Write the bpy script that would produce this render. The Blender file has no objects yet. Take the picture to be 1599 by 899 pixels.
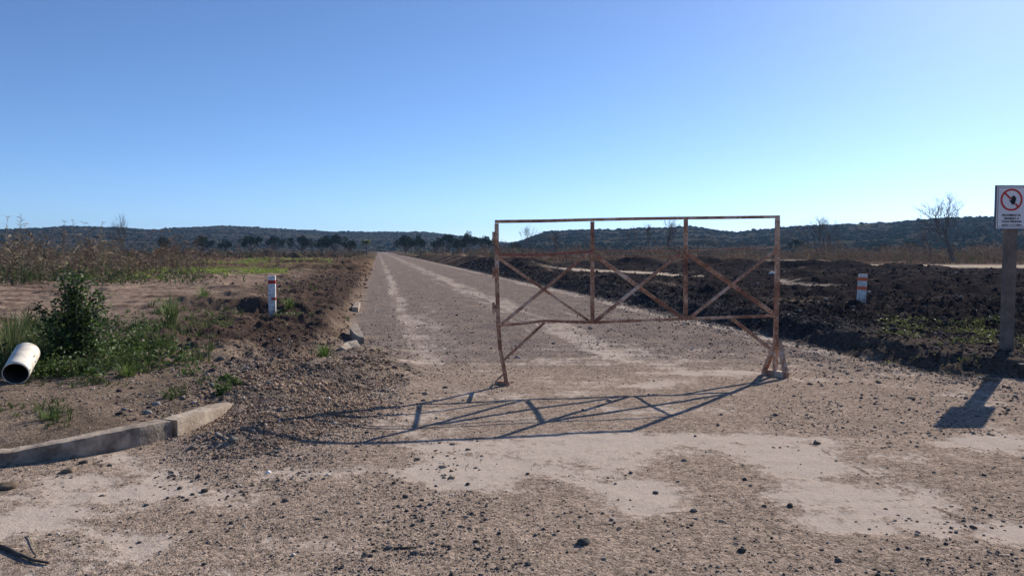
import bpy, math, random
import numpy as np
from mathutils import Vector, Matrix
R = math.radians
random.seed(7)
rng = np.random.default_rng(7)
sc = bpy.context.scene
COL = sc.collection

# ------------------------------------------------------------------ camera, sky, sun, exposure
F, CX, CY, CAMH, PITCH = 1170.0, 799.5, 449.5, 1.60, math.atan(59.5 / 1170.0)
cam = bpy.data.cameras.new('camera')
cam.sensor_width = 36.0
cam.lens = 36.0 * F / 1599.0
cam.clip_start, cam.clip_end = 0.05, 9000
camo = bpy.data.objects.new('camera', cam)
COL.objects.link(camo)
camo.location = (0, 0, CAMH)
camo.rotation_euler = (math.pi / 2 - PITCH, 0, 0)
sc.camera = camo

SUN_AZ, SUN_EL = R(37.9), R(28.3)          # azimuth measured from +Y towards +X
world = bpy.data.worlds.new('World')
sc.world = world
world.use_nodes = True
wn = world.node_tree
bg = wn.nodes['Background']
sky = wn.nodes.new('ShaderNodeTexSky')
sky.sky_type = 'NISHITA'
sky.sun_disc = False
sky.sun_elevation = SUN_EL
sky.sun_rotation = SUN_AZ
sky.altitude = 500
sky.air_density = 0.65
sky.dust_density = 0.3
sky.ozone_density = 6.0
wn.links.new(sky.outputs[0], bg.inputs[0])
bg.inputs[1].default_value = 0.118
sun = bpy.data.lights.new('sun', 'SUN')
sun.energy = 5.0
sun.angle = R(0.4)
sun.color = (1.0, 0.915, 0.80)
suno = bpy.data.objects.new('sun', sun)
COL.objects.link(suno)
sd = Vector((math.sin(SUN_AZ) * math.cos(SUN_EL), math.cos(SUN_AZ) * math.cos(SUN_EL), math.sin(SUN_EL)))
suno.rotation_euler = sd.to_track_quat('Z', 'Y').to_euler()
suno.location = (20, 25, 30)
vs = sc.view_settings
vs.view_transform = 'Standard'
vs.look = 'None'
vs.exposure = 0.34
vs.gamma = 1.0
vs.use_curve_mapping = False
sc.cycles.max_bounces = 5
sc.cycles.diffuse_bounces = 3
sc.cycles.transparent_max_bounces = 6
sc.cycles.volume_bounces = 0
sc.cycles.use_denoising = True

# ------------------------------------------------------------------ survey helpers
cp, sp_ = math.cos(PITCH), math.sin(PITCH)
def ray(px, py):
    a = (px - CX) / F; b = -(py - CY) / F
    return np.array([a, cp + b * sp_, -sp_ + b * cp])
def at_z(px, py, z=0.0):
    d = ray(px, py); t = (z - CAMH) / d[2]
    return Vector((d[0] * t, d[1] * t, z))
def at_y(px, py, y):
    d = ray(px, py); t = y / d[1]
    return Vector((d[0] * t, y, CAMH + d[2] * t))

def smooth(a, b, x):
    t = np.clip((x - a) / (b - a), 0, 1)
    return t * t * (3 - 2 * t)
def hash2(ix, iy, s):
    h = (ix.astype(np.int64) * 374761393 + iy.astype(np.int64) * 668265263 + s * 2147483647) & 0xFFFFFFFF
    h = ((h ^ (h >> 13)) * 1274126177) & 0xFFFFFFFF
    h = (h ^ (h >> 16)) & 0xFFFFFFFF
    return h / 4294967295.0
def noise(x, y, s=0):
    x = np.asarray(x, float); y = np.asarray(y, float)
    c, n = math.cos(.7 + s), math.sin(.7 + s)
    x, y = x * c - y * n, x * n + y * c
    ix, iy = np.floor(x), np.floor(y)
    fx, fy = x - ix, y - iy
    def g(dx, dy):
        a = hash2(ix + dx, iy + dy, s) * 2 * math.pi
        return np.cos(a) * (fx - dx) + np.sin(a) * (fy - dy)
    u = fx ** 3 * (fx * (fx * 6 - 15) + 10); v = fy ** 3 * (fy * (fy * 6 - 15) + 10)
    a = g(0, 0) * (1 - u) + g(1, 0) * u
    b = g(0, 1) * (1 - u) + g(1, 1) * u
    return (a * (1 - v) + b * v) * 1.5
def fbm(x, y, o=4, s=0, gain=.5):
    t = 0; a = 1; f = 1; n = 0
    for k in range(o):
        t = t + a * noise(x * f, y * f, s + k * 7); n += a; a *= gain; f *= 2.03
    return t / n
def ridged(x, y, o=3, s=0):
    t = 0; a = 1; f = 1; n = 0
    for k in range(o):
        t = t + a * (1 - np.abs(noise(x * f, y * f, s + k * 5)) * 2.2); n += a; a *= .5; f *= 2.1
    return t / n
def pdist(x, y, pts):
    """signed distance to a polyline (positive on its left side)"""
    best = np.full(np.shape(x), 1e9); sg = np.ones(np.shape(x))
    for (ax, ay), (bx, by) in zip(pts[:-1], pts[1:]):
        dx, dy = bx - ax, by - ay; L = dx * dx + dy * dy
        t = np.clip(((x - ax) * dx + (y - ay) * dy) / L, 0, 1)
        d = np.hypot(x - ax - t * dx, y - ay - t * dy)
        cr = dx * (y - ay) - dy * (x - ax)
        m = d < best - 1e-9
        best = np.where(m, d, best); sg = np.where(m, np.where(cr >= 0, 1, -1), sg)
    return best * sg
def gseg(x, y, a, b, w):
    return np.exp(-(pdist(x, y, [a, b]) / w) ** 2)

SL = .1795                                   # the road runs 10 degrees left of the view
KL = [(-60, 3.2), (-12, 4.7), (-6, 5.18), (-3.75, 5.49), (-3.24, 5.75), (-2.85, 6.28), (-2.68, 7.3), (-2.5, 9), (-2.55, 11), (-2.8, 13.2),
      (-3.4, 16.5), (-.35 - SL * 22, 22), (-.3 - SL * 60, 60), (-.3 - SL * 3200, 3200)]
KR = [(7.35 - SL * 3200, 3200), (7.35 - SL * 60, 60), (7.35 - SL * 20, 20), (5.02, 12.7), (5.12, 11.0), (5.4, 9.95), (5.95, 9.42), (6.6, 9.2), (9, 8.95), (16, 8.5), (60, 6)]

PALE = [  # pale worn patches of dust: pixel centre, half width, half height, strength
 (715, 740, 80, 28, 1), (830, 712, 150, 32, 1), (950, 745, 90, 32, .9), (1000, 785, 48, 24, .8), (930, 692, 150, 16, .8), (1130, 683, 100, 14, .9), (1235, 702, 95, 20, .9), (1300, 742, 85, 30, 1), (1390, 772, 90, 28, 1),
 (1330, 812, 115, 28, 1), (1245, 790, 75, 26, .7), (1440, 815, 55, 24, .9), (1190, 860, 100, 20, .35), (1590, 835, 60, 22, .9), (1530, 690, 60, 9, .8), (1590, 700, 60, 14, .6), (1420, 655, 50, 7, .8), (1070, 575, 150, 24, .4), (930, 545, 160, 16, .4),
 (150, 765, 170, 30, .9), (50, 812, 110, 26, .8), (230, 750, 110, 22, .6), (140, 872, 130, 20, .7), (620, 590, 26, 22, .6), (650, 650, 90, 12, .6), (560, 735, 110, 12, .3), (500, 700, 80, 10, .3),
 (840, 622, 140, 12, .35), (1100, 645, 100, 10, .3), (700, 690, 50, 24, .5)]
DARK = [(870, 832, 170, 26, .8), (1090, 732, 60, 15, .6), (1150, 778, 55, 24, .65), (1130, 855, 120, 24, .4), (880, 790, 60, 13, .4), (560, 780, 90, 30, .3), (1380, 640, 170, 20, .5), (1500, 742, 90, 22, .9), (1450, 865, 110, 22, .5),
        (640, 830, 110, 40, .6), (190, 815, 110, 11, .5), (380, 720, 70, 30, .5)]
CRACKS = [[tuple(at_z(*q)[:2]) for q in pl] for pl in ([(1190, 792), (1230, 789), (1290, 786), (1330, 783), (1385, 781), (1420, 777), (1455, 775)], [(1262, 688), (1290, 706), (1300, 715), (1345, 733), (1360, 742), (1400, 758), (1425, 775), (1470, 795), (1500, 812)])]
def patches(x, y, lst):
    t = 0
    for px, py, rx, ry, s in lst:
        c = at_z(px, py); e = at_z(px + rx, py); n = at_z(px, py + ry); f = at_z(px, py - ry)
        ax = e.x - c.x; ay = (f.y - n.y) / 2; cy = (f.y + n.y) / 2
        t = t + s * np.exp(-(((x - c.x) / ax) ** 2 + ((y - cy) / ay) ** 2) * .9)
    return t

def zones(x, y):
    """soft masks of what the ground is"""
    u = x + SL * y
    dl = pdist(x, y, KL); dr = pdist(x, y, KR)
    left = smooth(-.02, .02, dl)
    right = smooth(-.02, .02, dr)
    # heap of spilled gravel that buries the left kerb
    heap = gseg(x, y, (-2.75, 7.6), (-1.95, 9.6), .62) + .75 * gseg(x, y, (-2.2, 9.4), (-2.3, 11.4), .5) + .6 * gseg(x, y, (-2.25, 6.2), (-1.7, 7.3), .45)
    return u, dl, dr, left, right, np.clip(heap, 0, 1.2)

def height(x, y):
    x = np.asarray(x, float); y = np.asarray(y, float)
    u, dl, dr, left, right, heap = zones(x, y)
    r = np.hypot(x, y)
    n1 = fbm(x * .9, y * .9, 4, 3)
    n2 = fbm(x * 5, y * 5, 3, 11)
    z = .012 * n1 + .006 * n2 - .012 * gseg(x, y, (.7 - SL * 7, 7), (.7 - SL * 300, 300), .3) * smooth(6, 9, y)
    fine = smooth(60, 15, r)
    # left verge
    kerb_part = smooth(7.4, 6.9, y)
    wl = .05 * kerb_part + .55 * (1 - kerb_part)
    tl = smooth(0, 1, (dl - .075 * kerb_part) / wl)
    clodL = smooth(.1, .5, dl) * smooth(4.8, 2.0, dl) * smooth(8, 10.5, y) * smooth(90, 50, y)
    mudL = ridged(x * 2.2, y * 2.2, 4, 21) ** 2
    zl = .10 - .06 * smooth(-3.3, -3.9, x) * smooth(1.2, .1, dl) + .04 * smooth(.2, .7, dl) + .17 * smooth(.6, 5, dl) * smooth(6, 11, y) + .04 * n1 * smooth(.2, 1, dl) + .012 * n2 * fine
    zl = zl + clodL * (.03 + .09 * mudL + .26 * np.maximum(0, fbm(x * .8, y * .8, 3, 31)))
    zl = zl + .10 * smooth(.2, .5, np.abs(fbm(x * .35, y * .35, 3, 41))) * smooth(1, 3, dl)
    zl = zl + (.10 * np.maximum(0, fbm(x * .5, y * 1.7, 4, 44)) + .03 * ridged(x * 2.6, y * 2.6, 3, 45)) * smooth(2.5, 4, dl) * smooth(11, 14, y)
    zl = zl + .22 * gseg(x, y, (-7.5, 16.8), (-4.6, 16.2), .45) * (.8 + n1) + .2 * gseg(x, y, (-3.9, 14.6), (-3.2, 16), .4) * (.8 + n1) + .3 * gseg(x, y, (-16, 52), (-11, 50), 1.4) * (.6 + n1)
    # ridge of spoil with weeds on the left, further back
    zl = zl + .55 * gseg(x, y, (-2.5 - SL * 62, 62), (-1.5 - SL * 110, 110), 1.6) * (.6 + .8 * n1)
    zl = zl + .6 * gseg(x, y, (-26, 78), (-19, 70), 2.0) * (.6 + .6 * n1)
    # right verge: kerb, then ploughed spoil in heaps
    krb = smooth(11.9, 11.2, y)
    wr = .05 * krb + (.55 + .4 * smooth(15, 25, y)) * (1 - krb)
    kx_ = smooth(6.1, 6.5, x) * krb
    rag = (.30 * fbm(x * 1.7, y * 1.7, 4, 191) + .10 * noise(x * 7, y * 7, 193)) * smooth(30, 20, y)
    tr = smooth(0, 1, (dr + rag * (1 - kx_) - .07 * kx_) / (wr * (1 - kx_) + .05 * kx_ + .5 * krb * (1 - kx_)))
    mudR = ridged(x * 1.5, y * 1.5, 5, 51) ** 2
    soil = smooth(.35, 1.3, dr) * smooth(10.0, 13.5, y - .25 * np.maximum(0, 8 - x))
    zr = .215 + .06 * gseg(x, y, (5.6, 11.5), (5.2, 16), .8) + .05 * n1 + .012 * n2 * fine + .08 * smooth(1, 6, dr)
    zr = zr + soil * smooth(150, 60, r) * (.10 * mudR + .05 * ridged(x * 3.4, y * 3.4, 3, 57) + .20 * np.maximum(0, fbm(x * .16, y * .8, 4, 61)) + .03 * ridged(x * 6, y * 6, 2, 65) * fine)
    zr = zr + .16 * gseg(x, y, (6.5, 15), (14, 16.3), .7) * (1 + n1) + .22 * gseg(x, y, (4.5, 22), (16, 20.5), 1.0) * (.8 + n1)
    nr = .75 + .9 * fbm(x * .35, y * .35, 3, 71)
    zr = zr + .66 * gseg(x, y, (6, 54), (24, 46), 2.2) * nr
    zr = zr + .30 * gseg(x, y, (13, 33), (22, 26.5), 1.5) * nr + .30 * gseg(x, y, (2.5, 30), (15, 27), 1.6) * nr
    zr = zr + .75 * gseg(x, y, (10.6 - SL * 48, 48), (9.6 - SL * 150, 150), 1.7) * nr
    zr = zr + .9 * gseg(x, y, (23, 66), (27, 66), 1.6)
    # flattened tracks across the spoil
    tk = np.clip(gseg(x, y, (2.9, 49), (7.1, 41.8), 1.5) + gseg(x, y, (7.1, 41.8), (10, 28), .75) + gseg(x, y, (10, 26.5), (13, 25), .5) + gseg(x, y, (25, 60), (48, 56), 8.), 0, 1)
    zr = zr * (1 - tk) + tk * (.33 + .02 * n1)
    z = z * (1 - tl) * (1 - tr) + zl * tl + zr * tr
    z = z + heap * (.155 * (1 - .8 * tl) + .02 + .045 * n1 + .035 * n2) * smooth(5.3, 6.1, y)
    # windrow of gravel along the right road edge
    z = z + (.07 + .05 * ridged(x * 4, y * 4, 3, 77)) * np.exp(-((dr - .35) / .3) ** 2) * smooth(12, 14, y) * (1 + n1)
    # far plain rolls gently
    z = z + .35 * fbm(x * .012, y * .012, 3, 81) * smooth(80, 300, r)
    return z
def H(x, y):
    return float(height(np.array([x]), np.array([y]))[0])
def on_ground(px, py):
    z = 0.
    for _ in range(5):
        p = at_z(px, py, z); z = H(p.x, p.y)
    return Vector((p.x, p.y, z))
def on_ground_many(px, py):
    px = np.asarray(px, float); py = np.asarray(py, float)
    a = (px - CX) / F; b = -(py - CY) / F
    dy = cp + b * sp_; dz = -sp_ + b * cp
    z = np.zeros_like(px)
    for _ in range(4):
        t = (z - CAMH) / dz
        x, y = a * t, dy * t
        z = height(x, y)
    return x, y, z

def pale_mask(x, y, raw=False):
    nA = fbm(x * 1.1, y * 1.1, 6, 101, .68); nC = fbm(x * 9, y * 9, 4, 121, .7); nS = fbm(x * .5 + y * .3, y * 2.6, 5, 125, .6)
    p = .78 * np.clip(patches(x, y, PALE), 0, .95) - .85 * patches(x, y, DARK) + 1.15 * nA + .5 * nC + .75 * nS - .33
    return p if raw else smooth(-.18, .30, p)
def ground_colour(x, y):
    """own colours of the ground (albedo) plus painted bank shade at the right edge, gravel share, bump strength"""
    u, dl, dr, left, right, heap = zones(x, y)
    r = np.hypot(x, y)
    def c(*v): return np.array(v, float)[None, :]
    def mix(a, b, t): return a * (1 - t[:, None]) + b * t[:, None]
    nA = fbm(x * 1.3, y * 1.3, 5, 101, .6); nB = fbm(x * .35, y * .35, 4, 111); nC = fbm(x * 6, y * 6, 4, 121, .65)
    dust, grit, grav = c(.52, .43, .355), c(.335, .258, .202), c(.145, .124, .122)
    # road and apron
    near = smooth(15, 11, y)
    prw = pale_mask(x, y, True); pale = smooth(-.18, .30, prw) * near
    road_n = fbm(u * 1.6, y * .22, 4, 131, .6)
    w = 1 + 0 * u
    u0_ = u; u = u + .12 * fbm(y * .25, y * 0 + 1.7, 3, 133) + .05 * nA
    trk = .9 * np.exp(-((u - .7) / .30) ** 2) + .85 * np.exp(-((u - 3.6) / .7) ** 2) + .5 * smooth(.1, .5, fbm(u * 2.6, y * .08, 4, 137)) + .55 * np.exp(-((u - 1.3) / .3) ** 2) * smooth(30, 15, y) + .95 * np.exp(-((u - 6.95) / .32) ** 2) + .25 * np.exp(-((u - 5.6) / .5) ** 2)
    trk = trk * smooth(8, 12, y)
    pr = smooth(.22, 1.05, trk + .9 * road_n + .7 * nA + .4 * nC)
    pval = np.maximum(prw * near - .6 * (1 - near), -.40 + .58 * pr)
    pval = pval * (1 - np.clip(left + right, 0, 1)) - 1.0 * np.clip(left + right, 0, 1) - 1.2 * np.clip(heap, 0, 1)
    pale = np.maximum(pale, pr * .72)
    base = mix(grit + 0 * x[:, None], grav + 0 * x[:, None], np.clip(.55 + .6 * nA, 0, 1) * smooth(9, 12, y))
    col = base
    g_road = (1 - pale) * (.45 + .35 * smooth(8, 12, y)) + .12
    # left: dry gravelly earth, then pale trampled earth, dark clods beside the road
    earth, trod, mud = c(.24, .18, .135), c(.30, .222, .17), c(.075, .055, .046)
    mudred = c(.11, .072, .058)
    cl = mix(earth + 0 * x[:, None], c(.16, .12, .09), smooth(-.1, .35, nA))
    tro = smooth(2.2, 4.2, dl + .8 * nB) * smooth(11.5, 13.5, y + 1.5 * nB) * smooth(75, 50, y)
    cl = mix(cl, mix(trod + 0 * x[:, None], mudred, smooth(-.12, .35, fbm(x * .35, y * 2.2, 5, 141, .65) + .15 * nC)), tro)
    mL = smooth(.1, .7, dl + .3 * nA) * smooth(4.9, 1.8, dl + 1.6 * nB + .6 * nA) * smooth(9.6, 11.5, y + .6 * nA)
    cl = mix(cl, mix(mud + 0 * x[:, None], mudred * 1.25, smooth(-.2, .5, nA)), mL * .93)
    farL = smooth(36, 55, y + 3 * nB)
    cl = mix(cl, mix(c(.17, .115, .08) + 0 * x[:, None], c(.075, .055, .04), smooth(-.2, .3, fbm(x * .12, y * .35, 4, 151))), farL)
    # green sward strips
    gs = np.clip(gseg(x, y, (-23, 48.5), (-14.5, 45), 2.3) + .8 * gseg(x, y, (-26, 38), (-17, 44), 1.5) + .6 * gseg(x, y, (-36, 78), (-19, 74), 3.5), 0, 1)
    cl = mix(cl, c(.17, .21, .055), smooth(.35, .7, gs + .35 * nB + .1 * nA))
    # right: dark ploughed spoil, grey gravel windrow, pale tracks, gravelly kerb strip
    soil = c(.031, .028, .030)
    cr = mix(soil + 0 * x[:, None], c(.055, .046, .046), smooth(-.25, .45, nA + .4 * nB))
    band = fbm(x * .16, y * 1.1, 5, 181, .6) + .35 * nA
    cr = mix(cr, c(.085, .068, .058), smooth(.12, .5, band)); cr = mix(cr, c(.22, .185, .155), .8 * smooth(.36, .55, fbm(x * .2, y * 1.8, 4, 185, .6) + .2 * nC))
    strip = smooth(2.3, 1.0, dr - 1.2 * smooth(13, 9, y) + .5 * nA) * smooth(14.5, 12, y)
    cr = mix(cr, c(.10, .08, .066), strip)
    wind = np.exp(-((dr - .4) / .55) ** 2) * smooth(11.5, 13, y)
    cr = mix(cr, c(.058, .055, .056), np.clip(wind * 1.3, 0, 1))
    tk = np.clip(gseg(x, y, (2.9, 49), (7.1, 41.8), 1.5) + gseg(x, y, (7.1, 41.8), (10, 28), .75) + gseg(x, y, (10, 26.5), (13, 25), .5) + gseg(x, y, (25, 60), (48, 56), 8.), 0, 1)
    cr = mix(cr, c(.48, .39, .30), smooth(.3, .7, tk + .5 * nA))
    farR = smooth(66, 78, y + .2 * x + 4 * nB)
    cr = mix(cr, mix(c(.17, .12, .09) + 0 * x[:, None], c(.07, .055, .045), smooth(-.2, .3, fbm(x * .1, y * .3, 4, 161))), farR)
    thin = np.exp(-((dr - 3.0 - .6 * nB) / .18) ** 2) * smooth(14, 20, y) * smooth(0, .3, nB + .15)
    cr = mix(cr, c(.22, .17, .13), np.clip(thin, 0, .8))
    col = mix(col, cl, smooth(0, .25, dl + .1 * nA)); col = mix(col, cr, smooth(-.25, .15, dr + .35 * nA) * (dr > -.6))  # dark bank colour spills onto the road edge, standing in for the bank's shadow
    hp = smooth(.1, .7, heap + .55 * nA)
    col = mix(col, mix(c(.23, .18, .14) + 0 * x[:, None], c(.14, .115, .10), smooth(-.2, .3, nA)), hp)
    ck = 0 * x
    for pl in CRACKS: ck = np.maximum(ck, np.exp(-(pdist(x + .03 * nC, y + .05 * nA, pl) / .011) ** 2) * smooth(-.25, .25, fbm(x * 4, y * 4, 3, 127)))
    col = mix(col, c(.12, .095, .08), np.clip(ck, 0, 1) * .75)
    # beyond: plain with scrub colours
    plain = smooth(95, 150, r)
    col = mix(col, mix(c(.13, .09, .06) + 0 * x[:, None], c(.065, .06, .04), smooth(-.1, .25, fbm(x * .02, y * .06, 4, 171))), plain * np.maximum(left, right))
    gravel = g_road * (1 - left) * (1 - right) + hp * .9 + .5 * left * smooth(4, 1, dl) * smooth(11, 9, y) + .6 * right * np.clip(strip + wind, 0, 1)
    clod = np.clip(mL * left + right * (1 - strip) * (1 - tk), 0, 1)
    ck = ck * (y < 9)
    pval = pval - .8 * ck
    return col, np.clip(gravel, 0, 1), np.clip(clod, 0, 1), np.clip(pval * .5 + .5, 0, 1)

# ------------------------------------------------------------------ materials
def new_mat(name):
    m = bpy.data.materials.new(name); m.use_nodes = True
    nt = m.node_tree; p = nt.nodes['Principled BSDF']
    p.inputs['Specular IOR Level'].default_value = .25
    return m, nt, p
def N(nt, kind, **kw):
    n = nt.nodes.new(kind)
    for k, v in kw.items():
        if k in n.inputs: n.inputs[k].default_value = v
        else: setattr(n, k, v)
    return n
def simple_mat(name, col, rough=.8, col2=None, scale=8., bump=.0, metal=0., bscale=None, detail=6., lo=.4, hi=.6, trans=0.):
    m, nt, p = new_mat(name)
    L = nt.links.new
    p.inputs['Roughness'].default_value = rough; p.inputs['Metallic'].default_value = metal
    tc = N(nt, 'ShaderNodeTexCoord')
    nz = N(nt, 'ShaderNodeTexNoise', Scale=scale, Detail=detail, Roughness=.65)
    L(tc.outputs['Object'], nz.inputs['Vector'])
    mx = N(nt, 'ShaderNodeMix', data_type='RGBA')
    mx.inputs[6].default_value = (*col, 1); mx.inputs[7].default_value = (*(col2 or [c * .7 for c in col]), 1)
    mr = N(nt, 'ShaderNodeMapRange'); mr.inputs[1].default_value = lo; mr.inputs[2].default_value = hi
    L(nz.outputs[0], mr.inputs[0]); L(mr.outputs[0], mx.inputs[0]); L(mx.outputs[2], p.inputs['Base Color'])
    if bump:
        b = N(nt, 'ShaderNodeBump', Strength=1., Distance=bump)
        n2 = N(nt, 'ShaderNodeTexNoise', Scale=bscale or scale * 3, Detail=5.)
        L(tc.outputs['Object'], n2.inputs['Vector']); L(n2.outputs[0], b.inputs['Height']); L(b.outputs[0], p.inputs['Normal'])
    if trans:
        tr = N(nt, 'ShaderNodeBsdfTranslucent'); L(mx.outputs[2], tr.inputs['Color'])
        ms = N(nt, 'ShaderNodeMixShader'); ms.inputs[0].default_value = trans
        L(p.outputs[0], ms.inputs[1]); L(tr.outputs[0], ms.inputs[2])
        L(ms.outputs[0], nt.nodes['Material Output'].inputs['Surface'])
    return m
def vcol_mat(name, rough=.85, trans=0., var=.35, scale=9., bump=0.):
    """colour from the mesh's own colour attribute, mottled by noise"""
    m, nt, p = new_mat(name); L = nt.links.new
    p.inputs['Roughness'].default_value = rough; p.inputs['Specular IOR Level'].default_value = .0 if rough > .88 else .2
    at = N(nt, 'ShaderNodeAttribute', attribute_name='tint')
    tc = N(nt, 'ShaderNodeTexCoord')
    nz = N(nt, 'ShaderNodeTexNoise', Scale=scale, Detail=5.); L(tc.outputs['Object'], nz.inputs['Vector'])
    mr = N(nt, 'ShaderNodeMapRange'); mr.inputs[1].default_value = .3; mr.inputs[2].default_value = .7; mr.inputs[3].default_value = 1 - var; mr.inputs[4].default_value = 1 + var
    L(nz.outputs[0], mr.inputs[0])
    vm = N(nt, 'ShaderNodeVectorMath', operation='SCALE'); L(at.outputs['Color'], vm.inputs[0]); L(mr.outputs[0], vm.inputs['Scale'])
    L(vm.outputs[0], p.inputs['Base Color'])
    if bump:
        b = N(nt, 'ShaderNodeBump', Strength=1., Distance=bump); L(nz.outputs[0], b.inputs['Height']); L(b.outputs[0], p.inputs['Normal'])
    if trans:
        tr = N(nt, 'ShaderNodeBsdfTranslucent'); L(vm.outputs[0], tr.inputs['Color'])
        ms = N(nt, 'ShaderNodeMixShader'); ms.inputs[0].default_value = trans
        L(p.outputs[0], ms.inputs[1]); L(tr.outputs[0], ms.inputs[2])
        L(ms.outputs[0], nt.nodes['Material Output'].inputs['Surface'])
    return m

def ground_mat():
    m, nt, p = new_mat('earth_and_gravel'); L = nt.links.new
    p.inputs['Roughness'].default_value = .95; p.inputs['Specular IOR Level'].default_value = .0
    at = N(nt, 'ShaderNodeAttribute', attribute_name='tint')
    ms = N(nt, 'ShaderNodeAttribute', attribute_name='mask')
    sx = N(nt, 'ShaderNodeSeparateColor'); L(ms.outputs['Color'], sx.inputs[0])
    tc = N(nt, 'ShaderNodeTexCoord')
    def mul(a, b):
        n = N(nt, 'ShaderNodeMath', operation='MULTIPLY')
        for i, v in ((0, a), (1, b)):
            if isinstance(v, (int, float)): n.inputs[i].default_value = v
            else: L(v, n.inputs[i])
        return n.outputs[0]
    def add(a, b):
        n = N(nt, 'ShaderNodeMath', operation='ADD')
        for i, v in ((0, a), (1, b)):
            if isinstance(v, (int, float)): n.inputs[i].default_value = v
            else: L(v, n.inputs[i])
        return n.outputs[0]
    vor = N(nt, 'ShaderNodeTexVoronoi', Scale=38.); L(tc.outputs['Object'], vor.inputs['Vector'])
    vor2 = N(nt, 'ShaderNodeTexVoronoi', Scale=95.); L(tc.outputs['Object'], vor2.inputs['Vector'])
    nf = N(nt, 'ShaderNodeTexNoise', Scale=120., Detail=3., Roughness=.7); L(tc.outputs['Object'], nf.inputs['Vector'])
    nm = N(nt, 'ShaderNodeTexNoise', Scale=16., Detail=6., Roughness=.7); L(tc.outputs['Object'], nm.inputs['Vector'])
    nl = N(nt, 'ShaderNodeTexNoise', Scale=2.2, Detail=6., Roughness=.6); L(tc.outputs['Object'], nl.inputs['Vector'])
    # speckle of single stones
    c1 = N(nt, 'ShaderNodeSeparateColor'); L(vor.outputs['Color'], c1.inputs[0])
    c2 = N(nt, 'ShaderNodeSeparateColor'); L(vor2.outputs['Color'], c2.inputs[0])
    sp = add(mul(add(c1.outputs[0], -.5), 1.0), mul(add(c2.outputs[1], -.5), .8))
    k = add(1.0, add(mul(mul(sp, add(.3, sx.outputs[0])), .8), add(mul(add(nf.outputs[0], -.5), 1.1), add(mul(add(nm.outputs[0], -.5), 1.0), mul(add(nl.outputs[0], -.5), .5)))))
    v = N(nt, 'ShaderNodeVectorMath', operation='SCALE'); L(at.outputs['Color'], v.inputs[0]); L(k, v.inputs['Scale'])
    nh = N(nt, 'ShaderNodeTexNoise', Scale=46., Detail=4., Roughness=.7); L(tc.outputs['Object'], nh.inputs['Vector'])
    pv = add(sx.outputs[2], add(mul(add(nm.outputs[0], -.5), .62), add(mul(add(nh.outputs[0], -.5), .55), mul(add(nl.outputs[0], -.5), .45))))
    pm = N(nt, 'ShaderNodeMapRange', interpolation_type='SMOOTHSTEP'); pm.inputs[1].default_value = .47; pm.inputs[2].default_value = .63; L(pv, pm.inputs[0])
    pm2 = N(nt, 'ShaderNodeMapRange'); pm2.inputs[1].default_value = .40; pm2.inputs[2].default_value = .75; L(pv, pm2.inputs[0])
    pale = N(nt, 'ShaderNodeMath', operation='MULTIPLY_ADD'); L(pm.outputs[0], pale.inputs[0]); pale.inputs[1].default_value = .60; L(mul(pm2.outputs[0], .36), pale.inputs[2])
    kd = add(1., add(mul(add(nh.outputs[0], -.5), .55), mul(add(nm.outputs[0], -.5), .45)))
    dv = N(nt, 'ShaderNodeVectorMath', operation='SCALE'); dv.inputs[0].default_value = (.48, .398, .332); L(kd, dv.inputs['Scale'])
    dm = N(nt, 'ShaderNodeMix', data_type='RGBA'); L(pale.outputs[0], dm.inputs[0]); L(v.outputs[0], dm.inputs[6]); L(dv.outputs[0], dm.inputs[7])
    L(dm.outputs[2], p.inputs['Base Color'])
    rough_k = add(1., mul(pale.outputs[0], -.62))
    # relief: stones where there is gravel, lumps where there is soil, fine grit all over
    d1 = mul(mul(add(.55, mul(vor.outputs['Distance'], -1.)), sx.outputs[0]), .010)
    d2 = mul(mul(add(.5, mul(vor2.outputs['Distance'], -1.)), add(.25, sx.outputs[0])), .006)
    d3 = mul(mul(nm.outputs[0], add(.008, mul(sx.outputs[1], .08))), 1.)
    d4 = mul(nf.outputs[0], .006)
    h = add(mul(add(add(d1, d2), add(add(d3, d4), mul(nh.outputs[0], .016))), rough_k), mul(pale.outputs[0], .004))
    b = N(nt, 'ShaderNodeBump', Strength=1., Distance=1.); L(h, b.inputs['Height']); L(b.outputs[0], p.inputs['Normal'])
    return m
M_GROUND = ground_mat()
M_STONE = vcol_mat('rock', .9, var=.3, scale=30., bump=.004)
M_CLOD = vcol_mat('soil_clod', .98, var=.3, scale=22., bump=.01)
M_LEAF = vcol_mat('leaf', .55, trans=.38, var=.2, scale=5.)
M_DRY = vcol_mat('dry_straw', .8, trans=.22, var=.25, scale=5.)
M_BUSH = vcol_mat('dark_crown', .95, trans=.12, var=.3, scale=.8)
M_BARK = simple_mat('grey_bark', (.21, .175, .15), .9, (.10, .08, .07), 12, .01)
M_CONC = simple_mat('weathered_concrete', (.42, .34, .265), .92, (.17, .13, .10), 4.5, .006, bscale=45)
M_CONC3 = simple_mat('soiled_shaded_concrete', (.075, .064, .056), .95, (.045, .038, .034), 6, .01, bscale=30)  # soil cover and the right kerb's deep shade both put into this dark colour
M_CONC2 = simple_mat('dusty_concrete', (.46, .38, .29), .92, (.30, .23, .17), 5, .008, bscale=30)

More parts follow.
